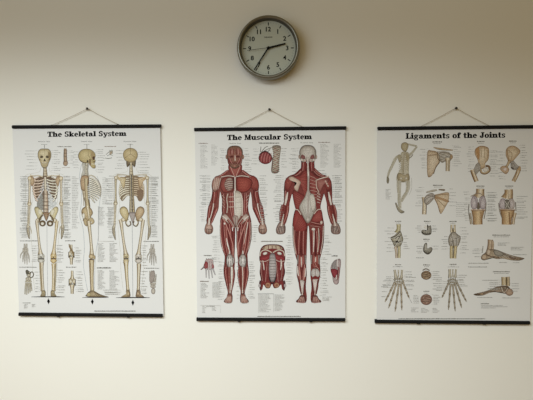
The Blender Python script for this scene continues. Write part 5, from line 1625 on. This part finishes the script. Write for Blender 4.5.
def disc(I, x, y, rx, ry, E, Mi, H):
    I.ell(x, y, rx, ry, E, Mi, H, inset=.86)
    rg = random.Random(int(x * 10 + y))
    for k in range(30):
        a, r = rg.uniform(0, 2 * PI), rg.uniform(.1, .78)
        I.ell(x + rx * r * math.cos(a), y + ry * r * math.sin(a), rx * .16, ry * .14, mixc(E, Mi, .3), mixc(H, Mi, rg.random()))
    for k in range(3):
        I.line([(x - rx * .8, y - ry * .4 + k * ry * .4), (x, y - ry * .55 + k * ry * .42), (x + rx * .8, y - ry * .3 + k * ry * .4)], .5, mixc(E, (60, 44, 34), .4), smooth=True)


def liga_hands(I):
    handbones(I, [((394.6, 269.8, 2.6), (396, 278.4, 3.6)), ((398.4, 269.8, 1.4), (398.4, 277.6, 1.8)), ((402.0, 269.8, 2.2), (401.4, 278.4, 3.4))],
              [((384.8, 302.4), (394.6, 282.6)), ((388.4, 308.6), (396.6, 283)), ((395, 312), (399, 283.4)), ((401.8, 310.6), (401, 283.4)), ((409.2, 298.2), (402.8, 282))],
              [(394.6, 279.6), (396.8, 278.8), (399, 279), (401.4, 279.2), (403, 280.6), (395.4, 281.8), (397.8, 281.6), (400.2, 281.8), (402, 282.6)])
    I.line([(409.2, 298.2), (411.8, 303)], .35, (150, 146, 138))
    for k in range(4):
        I.line([(395 + k * 2.2, 277.6), (394.6 + k * 2.6, 283)], .4, (110, 98, 78))
    I.split('printed_hand', 'right skeletal hand')
    handbones(I, [((449.6, 269.2, 2.8), (449.8, 277.6, 3.6)), ((452.8, 269.2, 1.4), (452.8, 277, 1.8)), ((456.0, 269.2, 2.0), (455.2, 277.6, 3.0))],
              [((441.8, 298), (448.6, 283)), ((448.4, 310.2), (450.6, 284)), ((455.2, 311.6), (452.8, 284)), ((461.8, 308.2), (454.8, 283.6)), ((466.6, 302), (456.6, 282.4))],
              [(448.4, 280.8), (450.4, 279.6), (452.6, 279.4), (454.8, 279.8), (456.4, 281), (449.4, 282.6), (451.6, 282.2), (453.8, 282.4), (455.6, 283)],
              (88, 78, 62), (150, 136, 112), (200, 188, 166))
    for k in range(5):
        I.line([(448.6 + k * 1.7, 277), (448 + k * 2.0, 284)], .45, (104, 94, 76))
    I.split('printed_diagram', 'upper round wrist section')
    # cross sections
    I.line([(422.6, 270.4), (426, 268.8), (429.6, 270.6)], 1.1, (120, 110, 98), smooth=True)
    disc(I, 426.2, 275.2, 5.2, 4.6, (84, 66, 50), (146, 116, 86), (190, 164, 130))
    I.split('printed_diagram', 'lower round wrist section')
    disc(I, 426.2, 299.6, 5.9, 5.5, (88, 62, 52), (152, 112, 94), (192, 160, 140))


def liga_feet(I):
    E, Mi, H = (112, 88, 68), (178, 150, 120), (208, 186, 158)
    # outer side: toes to the right
    I.line([(483, 246), (482.2, 253)], 1.0, (176, 174, 168))
    I.bone([(490.4, 239.6, 5.6), (490, 245, 5.0), (489.4, 251.6, 6.6)], E, Mi, H)
    I.bone([(492.6, 241, 2.2), (493, 246, 2.0), (492, 252, 2.6)], (126, 96, 72), (198, 170, 138), H)
    I.fan([(481.6, 255.6), (485, 252.8), (487.4, 250), (493, 249.2), (498, 250.2), (505, 253), (513, 255.6), (521, 257.4), (524.4, 258.6), (519, 260.6), (511, 260.2), (503, 258.6), (497, 259), (491, 257.8), (487, 259.2), (484, 260.4), (481.2, 259)], (100, 80, 62), (166, 144, 116), (192, 172, 146), inset=.8)
    I.ell(484.2, 257.0, 2.7, 2.5, (120, 94, 72), (186, 158, 128), (212, 190, 162))
    I.fan([(486, 250.6), (489, 249), (491, 251.6), (489.6, 255.4), (486.6, 254.4)], (110, 84, 64), (190, 164, 136), (216, 198, 174))
    for k in range(6):
        I.line([(493 + k * 2.2, 251.4 + k * .5), (499 + k * 3.4, 257.6 + k * .2)], .45, (104, 88, 70))
        I.line([(493.6 + k * 2.2, 251.2 + k * .5), (499.6 + k * 3.4, 257.2 + k * .2)], .3, (206, 198, 184))
    I.fan([(493.6, 250.4), (498, 250.2), (504, 254), (500, 256.4), (495, 255)], (92, 84, 72), (146, 138, 124), (170, 162, 148))
    for k in range(3):
        I.line([(508 + k, 256.4 + k * .9), (514, 257.6 + k * .9), (521 - k * 3, 258.4 + k * .9)], .5, (112, 82, 66), smooth=True)
    I.line([(486, 254.6), (490, 256.2), (494, 256.6), (500, 258)], .8, (110, 82, 62), smooth=True)
    I.line([(487.4, 247), (486.6, 254)], .7, (128, 112, 96))
    I.split('printed_foot', 'lower foot drawing with toes to the left')
    # inner side: toes to the left
    I.bone([(504, 277, 5.6), (504, 281, 5.2), (504.2, 285.4, 5.6)], (122, 100, 68), (192, 168, 124), (220, 204, 170))
    I.bone([(508, 276.8, 3.4), (508.2, 281, 3.2), (508, 286, 3.8)], (104, 84, 58), (178, 154, 114), (206, 186, 150))
    I.line([(506.2, 277.4), (506.2, 285)], .6, (80, 66, 46))
    I.fan([(508.4, 286.4), (502, 285.8), (496, 287), (490, 289.6), (484, 291.6), (478, 293), (473.6, 294.2), (476, 295.6), (483, 295.4), (489, 293), (496, 292), (502, 292.4), (507, 294), (511, 292)], (84, 66, 50), (140, 116, 94), (178, 154, 130), inset=.75)
    I.ell(509.4, 292.2, 3.9, 3.6, (104, 76, 58), (170, 138, 112), (198, 168, 142))
    for k in range(6):
        I.ell(491.4 + k * 2.7, 289.6 - k * .3, 1.3, 1.2, (92, 80, 66), (150, 136, 116), (184, 172, 154))
    I.line([(476, 294.4), (482, 294), (488, 292), (496, 291.4)], .7, (92, 72, 56), smooth=True)
    I.ell(481.6, 294, 1.9, .9, (98, 74, 54), (170, 142, 110))
    I.line([(501, 287), (504, 292.6), (508, 288)], .7, (206, 192, 176), smooth=True)
    for k in range(4):
        I.line([(500 + k * 2, 286.6), (502 + k * 2, 291.6)], .45, (110, 90, 72))


def liga_notes(I):
    cap = (124, 120, 110)
    for x0, x1, y in ((432.4, 442, 142.4), (477, 485, 142), (509, 517, 141.6), (433, 443, 185.8), (476.4, 484.6, 186.6), (505, 513.4, 186.6),
                      (395, 401.6, 221.8), (424, 430.6, 221.8), (449.4, 456.6, 222), (423.4, 429.6, 239.8),
                      (395.2, 401, 265.2), (449.6, 456.4, 264.8), (423.2, 430.2, 265.4), (423.4, 429.4, 291.8),
                      (492.4, 510, 235.6), (493, 509.8, 272.2)):
        words(I, x0, x1, y, .95, cap)
        words(I, x0 + 1, x1 - 1, y + 1.5, .5, LTX)
    words(I, 392.6, 403, 267, .5)
    words(I, 447.6, 459, 267.2, .5)
    callouts(I, 419.4, 425, 427.6, 150, 170, 2.8, 'l')
    callouts(I, 454, 462, 451.6, 146, 167, 2.0, 'r')
    callouts(I, 415, 421.6, 424, 188, 208, 2.6, 'l')
    callouts(I, 449.6, 456.6, 448, 189, 208, 3.4, 'r')
    column(I, 456, 466.6, 203, 217, 1.9)
    callouts(I, 466.4, 471, 474.6, 147, 172, 2.4, 'l')
    callouts(I, 490.4, 499, 488.8, 151, 178, 2.1, 'r')
    callouts(I, 496, 503, 505.6, 152, 180, 3.4, 'l')
    callouts(I, 521.6, 527.6, 519.4, 145, 173, 2.5, 'r')
    for k in range(2):
        callouts(I, 487.8, 497.6, 486.2, 193, 222, 2.2, 'r')
    callouts(I, 517, 528, 515.4, 197, 220, 2.2, 'r')
    callouts(I, 462.6, 467.4, 470, 192, 222, 2.8, 'l')
    column(I, 385.6, 391.6, 189.6, 199.6, 1.2)
    callouts(I, 384.6, 391, 395, 228, 252, 3.4, 'l')
    callouts(I, 404, 410, 402.6, 236, 250, 2.6, 'r')
    callouts(I, 415, 420.6, 422.4, 226, 233, 2.2, 'l')
    callouts(I, 432.6, 438.4, 431.4, 226, 234, 2.2, 'r')
    callouts(I, 415.6, 421.4, 423.6, 246, 254, 2.4, 'l')
    callouts(I, 433.4, 438.6, 432, 246, 250, 2.4, 'r')
    words(I, 416, 424, 258, .6)
    callouts(I, 441, 447, 449, 237, 250, 2.4, 'l')
    callouts(I, 462, 470, 459.4, 228, 254, 2.8, 'r')
    callouts(I, 381.8, 391, 394, 276.6, 289, 1.5, 'l')
    callouts(I, 406, 416, 403.6, 272, 290, 2.0, 'r')
    callouts(I, 380, 385, 388, 287, 302, 5, 'l')
    callouts(I, 432.6, 442, 431, 271.8, 280, 1.7, 'r')
    callouts(I, 431.6, 442, 448, 281.6, 291, 1.9, 'l')
    callouts(I, 458.6, 467.6, 456.6, 275.6, 287, 1.7, 'r')
    callouts(I, 433.4, 440.8, 432, 295.6, 306, 1.7, 'r')
    column(I, 413, 420, 295.6, 304, 1.5)
    column(I, 411, 419, 308, 313, 1.3)
    column(I, 421, 430, 308.4, 313, 1.3)
    column(I, 432.4, 440, 308.4, 313, 1.3)
    words(I, 398.4, 485, 319, .75, (140, 138, 130))
    callouts(I, 470, 479.4, 483, 249, 258, 2.8, 'l')
    words(I, 468, 488.4, 263.4, .6)
    words(I, 468, 487, 267.2, .7)
    column(I, 497.6, 510, 243, 246.4, 1.2)
    column(I, 510.6, 524, 247.4, 251, 1.3)
    words(I, 513, 526.4, 254.8, .6)
    words(I, 499, 507, 262.6, .5)
    words(I, 513, 519.6, 262.8, .5)
    callouts(I, 481, 498, 500.6, 280, 290, 1.9, 'l')
    callouts(I, 512, 520, 510.6, 284, 293, 2.6, 'r')
    words(I, 502, 519.6, 298, .5)
    words(I, 477, 492, 297.6, .5)
    words(I, 480.6, 489, 304, .9, (140, 136, 126))
    column(I, 481, 507.6, 305.6, 308, 1.2)




# ------------------------------------------------------------------ posters
def rail(name, pl, pr, root, label):
    """round-edged black batten between two layout points of its middle line"""
    a, b = at(*pl, -.0125), at(*pr, -.0125)
    a.y = b.y = 0
    d = (b - a).normalized()
    up = Vector((-d.z, 0, d.x))
    h = .0057
    prof = [(-.0004, -h), (-.0004, h), (-.0095, h), (-.0118, h * .72), (-.0125, h * .2), (-.0125, -h * .4), (-.0118, -h * .8), (-.0095, -h)]
    mb = MB()
    mb.extrude(prof, a - root, b - root, up)
    o = mb.build(name, M_black, None, bevel=.0006)
    o['label'] = label
    return o, a, b, up


def make_poster(spec):
    tl, tr, br, bl = spec['sheet']
    (rtl, rtr), (rbl, rbr) = spec['top'], spec['bottom']
    base = at((rbl[0] + rbr[0]) / 2, (rbl[1] + rbr[1]) / 2 + 1.8, 0)
    base.y = 0
    root = empty('anatomy_poster', base)
    tag(root, spec['label'], 'poster', 'anatomy posters on the wall')
    # paper
    C = [at(*p, PAPER_Y) for p in (tl, tr, br, bl)]
    nx, nz = 10, 12
    v, f = [], []
    for dy in (0, .0003):
        for j in range(nz + 1):
            for i in range(nx + 1):
                u, w = i / nx, j / nz
                p = (C[0] * (1 - u) + C[1] * u) * (1 - w) + (C[3] * (1 - u) + C[2] * u) * w
                v.append((p.x - base.x, PAPER_Y + dy, p.z - base.z))
    N = (nx + 1) * (nz + 1)
    idx = lambda i, j, k: k * N + j * (nx + 1) + i
    for j in range(nz):
        for i in range(nx):
            f.append((idx(i, j, 0), idx(i, j + 1, 0), idx(i + 1, j + 1, 0), idx(i + 1, j, 0)))
            f.append((idx(i, j, 1), idx(i + 1, j, 1), idx(i + 1, j + 1, 1), idx(i, j + 1, 1)))
    for i in range(nx):
        f.append((idx(i, 0, 0), idx(i + 1, 0, 0), idx(i + 1, 0, 1), idx(i, 0, 1)))
        f.append((idx(i, nz, 0), idx(i, nz, 1), idx(i + 1, nz, 1), idx(i + 1, nz, 0)))
    for j in range(nz):
        f.append((idx(0, j, 0), idx(0, j, 1), idx(0, j + 1, 1), idx(0, j + 1, 0)))
        f.append((idx(nx, j, 0), idx(nx, j + 1, 0), idx(nx, j + 1, 1), idx(nx, j, 1)))
    sheet = new_obj('paper_sheet', v, f, M_paper, root)
    r1, a, b, up = rail('top_rail', rtl, rtr, base, 'black rail along the top edge')
    r1.parent = root
    r2, a2, b2, up2 = rail('bottom_rail', rbl, rbr, base, 'black rail along the bottom edge')
    r2.parent = root
    # two small clips under the lower rail
    for px, py in spec['clips']:
        q = at(px, py, -.0125)
        mb = MB()
        mb.add(*box(q.x - base.x - .005, q.x - base.x + .005, -.0112, -.003, q.z - base.z - .0009, q.z - base.z + .004))
        mb.build('rail_clip', M_clip, root, bevel=.0005)
    # cord over the nail
    n = at(*spec['nail'], -.006)
    e0, e1 = at(*spec['cord'][0], -.006), at(*spec['cord'][1], -.006)
    pts = []
    for k in range(9):
        t = k / 8
        p = e0.lerp(n + Vector((-.0020, 0, -.0002)), t)
        p.z -= .0012 * math.sin(PI * t)
        pts.append(p)
    for a_ in (130, 90, 50):
        pts.append(n + Vector((.0024 * math.cos(math.radians(a_)), 0, .0024 * math.sin(math.radians(a_)))))
    for k in range(9):
        t = k / 8
        p = (n + Vector((.0020, 0, -.0002))).lerp(e1, t)
        p.z -= .0012 * math.sin(PI * t)
        pts.append(p)
    mb = MB()
    mb.tube([p - base for p in pts], .00075)
    mb.build('hanging_cord', M_cord, root, smooth=True)
    for e in (e0, e1):
        mb = MB()
        p = e - base
        mb.tube([p + Vector((-.004, 0, -.0030)), p + Vector((-.002, 0, .0006)), p + Vector((.002, 0, .0006)), p + Vector((.004, 0, -.0030))], .0010)
        mb.build('cord_hook', M_clip, root)
    for name, label, fn, kind in spec['art']:
        I = Ink(base, 2)
        fn(I)
        I.build(name, sheet, label, kind)
    # nail in the wall
    nl = empty('nail', Vector((n.x, 0, n.z)))
    tag(nl, spec['nail_label'], 'nail', 'nails holding the poster cords')
    mb = MB()
    mb.lathe_y([(0.0001, .004), (.0012, .003), (.0013, -.0085)], 14)
    mb.build('shank', M_nail, nl, True)
    mb = MB()
    mb.lathe_y([(.0013, -.0085), (.0042, -.0088), (.0044, -.0100), (.0036, -.0114), (.0018, -.0122), (.0001, -.0124)], 20)
    mb.build('nail_head', M_nail, nl, True)
    return root


SKEL = dict(
    label='anatomy poster titled The Skeletal System showing three tan skeletons, leftmost on the cream wall',
    sheet=((12.3, 127), (160.2, 126.2), (163.6, 316), (19.2, 314.8)),
    top=((11.6, 126.8), (160.4, 125.9)), bottom=((18.2, 314.5), (162.3, 315.9)),
    clips=((58, 317.0), (128, 317.6)), nail=(87.6, 108.8), cord=((51.7, 125.2), (118.0, 124.4)),
    nail_label='small dark nail holding the cord of the skeleton poster',
    art=[('printed_title', 'black slab-serif title The Skeletal System', skel_title, None),
         ('printed_skeleton', 'skeleton seen from the front', skel_front, None),
         ('printed_skeleton', 'skeleton seen from the side', skel_side, None),
         ('printed_skeleton', 'skeleton seen from behind', skel_back, None),
         ('printed_diagram', 'brown bone column between the skulls', skel_small, None),
         ('printed_notes', 'tiny grey captions and lists', skel_notes, None)])
MUSC = dict(
    label='anatomy poster titled The Muscular System showing two red muscle figures, middle one under the clock',
    sheet=((194.9, 129.7), (345.4, 128.2), (345.4, 320.3), (197.3, 319.7)),
    top=((194.0, 129.4), (346.4, 127.8)), bottom=((196.3, 319.6), (345.3, 320.2)),
    clips=((239, 321.9), (311, 322.1)), nail=(269.5, 109.6), cord=((233.0, 128.0), (303.0, 127.0)),
    nail_label='small dark nail holding the cord of the muscle poster below the clock',
    art=[('printed_title', 'black slab-serif title The Muscular System', musc_title, None),
         ('printed_muscle_figure', 'red muscle figure seen from the front', musc_front, None),
         ('printed_muscle_figure', 'red muscle figure seen from behind', musc_back, None),
         ('printed_diagram', 'small drawings of rib joint, trunk, hand and foot muscles', musc_small, None),
         ('printed_notes', 'tiny grey captions and lists', musc_notes, None)])
LIGA = dict(
    label='anatomy poster titled Ligaments of the Joints showing tan joint drawings, rightmost on the wall',
    sheet=((377.2, 129), (534.2, 127), (530.0, 323), (376.8, 321.8)),
    top=((378.0, 128.4), (534.8, 126.5)), bottom=((375.2, 321.8), (530.4, 323.2)),
    clips=((419, 324.1), (485, 324.7)), nail=(455.8, 108.3), cord=((419.5, 127.0), (490.0, 126.0)),
    nail_label='small dark nail holding the cord of the ligaments poster',
    art=[('printed_title', 'black slab-serif title Ligaments of the Joints', liga_title, None),
         ('printed_figure', 'faint skeleton figure with raised arm seen from behind', liga_figure, None),
         ('printed_shoulder', 'shoulder joint seen from the front', liga_shoulders, None),
         ('printed_hip', 'left hip joint drawing', liga_hips, None),
         ('printed_knee', 'left knee joint drawing with lilac condyles', liga_knees, None),
         ('printed_elbow', 'left elbow joint drawing', liga_elbows, None),
         ('printed_hand', 'left skeletal hand', liga_hands, None),
         ('printed_foot', 'upper foot drawing with toes to the right', liga_feet, None),
         ('printed_notes', 'tiny grey captions and lists', liga_notes, None)])
for sp in (SKEL, MUSC, LIGA):
    make_poster(sp)

# ------------------------------------------------------------------ clock
DIAL_Y = -.026
cc = at(268.4, 48.3, DIAL_Y)
clock = empty('wall_clock', Vector((cc.x, 0, cc.z)))
tag(clock, 'round steel-rimmed wall clock with grey dial hanging above the middle poster', 'clock')
mb = MB()
mb.lathe_y([(.0885, -.0005), (.0965, -.0005), (.0985, -.004), (.1005, -.016), (.1022, -.028), (.1020, -.036), (.1000, -.0425), (.0965, -.0455), (.0930, -.0445), (.0912, -.0418)], 96)
mb.build('rim', M_steel, clock, True)
mb = MB()
mb.lathe_y([(.0912, -.0418), (.0900, -.039), (.0888, -.034), (.0882, DIAL_Y)], 96)
mb.build('inner_lip', M_lip_shade, clock, True)
mb = MB()
mb.lathe_y([(.0001, -.001), (.0886, -.001)], 64)
mb.build('back_plate', M_clip, clock)
mb = MB()
mb.lathe_y([(.0900, DIAL_Y + .0015), (.0900, DIAL_Y), (.0001, DIAL_Y)], 96)
mb.build('dial', M_dial, clock)
PXM = 1 / 304.0     # metres per layout unit at the dial


def dial_text(name, text, x, z, w, h, parent, bold=0.0):
    V, Fc = font_mesh(text, 1.0, bold)
    xs, ys = [v[0] for v in V], [v[1] for v in V]
    sx = w / (max(xs) - min(xs)) if w else h / .73
    sz = h / (max(ys) - min(ys))
    cx, cz = (max(xs) + min(xs)) / 2, (max(ys) + min(ys)) / 2
    P, Q = [], []
    for k, (dx, dz) in enumerate(((-.13, 0), (.13, 0), (0, .08))):
        P += [(x + (v[0] - cx) * sx + dx * PXM, DIAL_Y - .0003 - k * .00002, z + (v[1] - cz) * sz + dz * PXM) for v in V]
        Q += [tuple(i + k * len(V) for i in f) for f in Fc]
    return new_obj(name, P, Q, M_dialink, parent)


def bar(a0, r0, r1, w0, w1, y0, y1):
    """outline of a tapered bar pointing to a0 (degrees clockwise from 12)"""
    a = math.radians(a0)
    d = (math.sin(a), math.cos(a))
    n = (d[1], -d[0])
    P = [(d[0] * r + n[0] * s, d[1] * r + n[1] * s) for r, s in ((r0, -w0 / 2), (r1, -w1 / 2), (r1, w1 / 2), (r0, w0 / 2))]
    mb = MB()
    mb.prism(P, y0, y1)
    return mb


for k in range(12):
    hr = k or 12
    a = math.radians(30 * k)
    r = 18.6 * PXM
    dial_text('numeral', str(hr), r * math.sin(a), r * math.cos(a), 0, 4.5 * PXM, clock, .012)
    bar(30 * k, 22.2 * PXM, 25.2 * PXM, .85 * PXM, .85 * PXM, DIAL_Y - .0004, DIAL_Y - .0001).build('hour_mark', M_dialink, clock)
mm = MB()
for k in range(60):
    if k % 5:
        t = bar(6 * k, 24.4 * PXM, 25.0 * PXM, .22 * PXM, .22 * PXM, DIAL_Y - .0003, DIAL_Y - .0001)
        mm.add(t.v, t.f)
mm.build('minute_marks', M_dialink, clock)
# small maker's lettering under the 12, too small to read
mm = MB()
for k, wd in enumerate((.8, .9, .7, .85, .8, .9, .8)):
    x0 = (-4.0 + k * 1.16) * PXM
    z0 = 10.2 * PXM
    hgt = 1.2 * PXM
    for q in ((0, 0, .24, 1), (wd - .24, 0, wd, 1), (0, .42 if k % 2 else .78, wd, .60 if k % 2 else 1.0)):
        mm.add([(x0 + q[0] * PXM, DIAL_Y - .0003, z0 + q[1] * hgt), (x0 + q[2] * PXM, DIAL_Y - .0003, z0 + q[1] * hgt), (x0 + q[2] * PXM, DIAL_Y - .0003, z0 + q[3] * hgt), (x0 + q[0] * PXM, DIAL_Y - .0003, z0 + q[3] * hgt)], [(0, 1, 2, 3)])
mm.build('dial_lettering', M_dialink, clock)

bar(76.5, -1.6 * PXM, 17.4 * PXM, 1.9 * PXM, 1.3 * PXM, DIAL_Y - .0050, DIAL_Y - .0042).build('hour_hand', M_hand, clock)
bar(213.5, -1.6 * PXM, 25.4 * PXM, 1.4 * PXM, .95 * PXM, DIAL_Y - .0066, DIAL_Y - .0059).build('minute_hand', M_hand, clock)
bar(263.4, -4 * PXM, 21 * PXM, .5 * PXM, .4 * PXM, DIAL_Y - .0080, DIAL_Y - .0075).build('second_hand', M_sec, clock)
mb = MB()
mb.lathe_y([(.0042, DIAL_Y), (.0042, DIAL_Y - .0070), (.0032, DIAL_Y - .0088), (.0001, DIAL_Y - .0090)], 24)
mb.build('centre_cap', M_hand, clock, True)
mb = MB()
mb.lathe_y([(.0896, -.0378), (.0001, -.0382)], 64)
mb.build('glass_cover', M_glass, clock, True)

# ------------------------------------------------------------------ light
def area_light(name, loc, az, tilt, sx, sy, spread, energy, color):
    ld = bpy.data.lights.new(name, 'AREA')
    ld.shape = 'RECTANGLE'
    ld.size, ld.size_y = sx, sy
    ld.spread = spread
    ld.energy = energy
    ld.color = color
    lo = bpy.data.objects.new(name, ld)
    lo.location = loc
    d = Vector((math.sin(az) * math.cos(tilt), math.cos(az) * math.cos(tilt), math.sin(tilt)))
    lo.rotation_euler = d.to_track_quat('-Z', 'Y').to_euler()
    COL.objects.link(lo)


# a louvred ceiling luminaire over the spot where the viewer stands, and high side light from the left
area_light('ceiling_luminaire', (-.638, -1.682, 2.321), .195, -1.492, 2.023, .8, 2.615, 71.5, (.90, .987, 1.05))
area_light('side_window_light', (-1.8, -2.0, 2.4), .732, 0.0, 2.0, 2.2, 1.421, 5.0, (.81, .98, 1.17))

w = bpy.data.worlds.new('room_ambient')
scene.world = w
w.use_nodes = True
w.node_tree.nodes['Background'].inputs['Color'].default_value = (.226, .160, .052, 1)
w.node_tree.nodes['Background'].inputs['Strength'].default_value = 1.0

scene.cycles.caustics_reflective = False
scene.cycles.caustics_refractive = False
scene.cycles.sample_clamp_indirect = .6

vs = scene.view_settings
vs.view_transform = 'Standard'
vs.look = 'None'
vs.gamma = 1
vs.exposure = 0
vs.use_curve_mapping = False
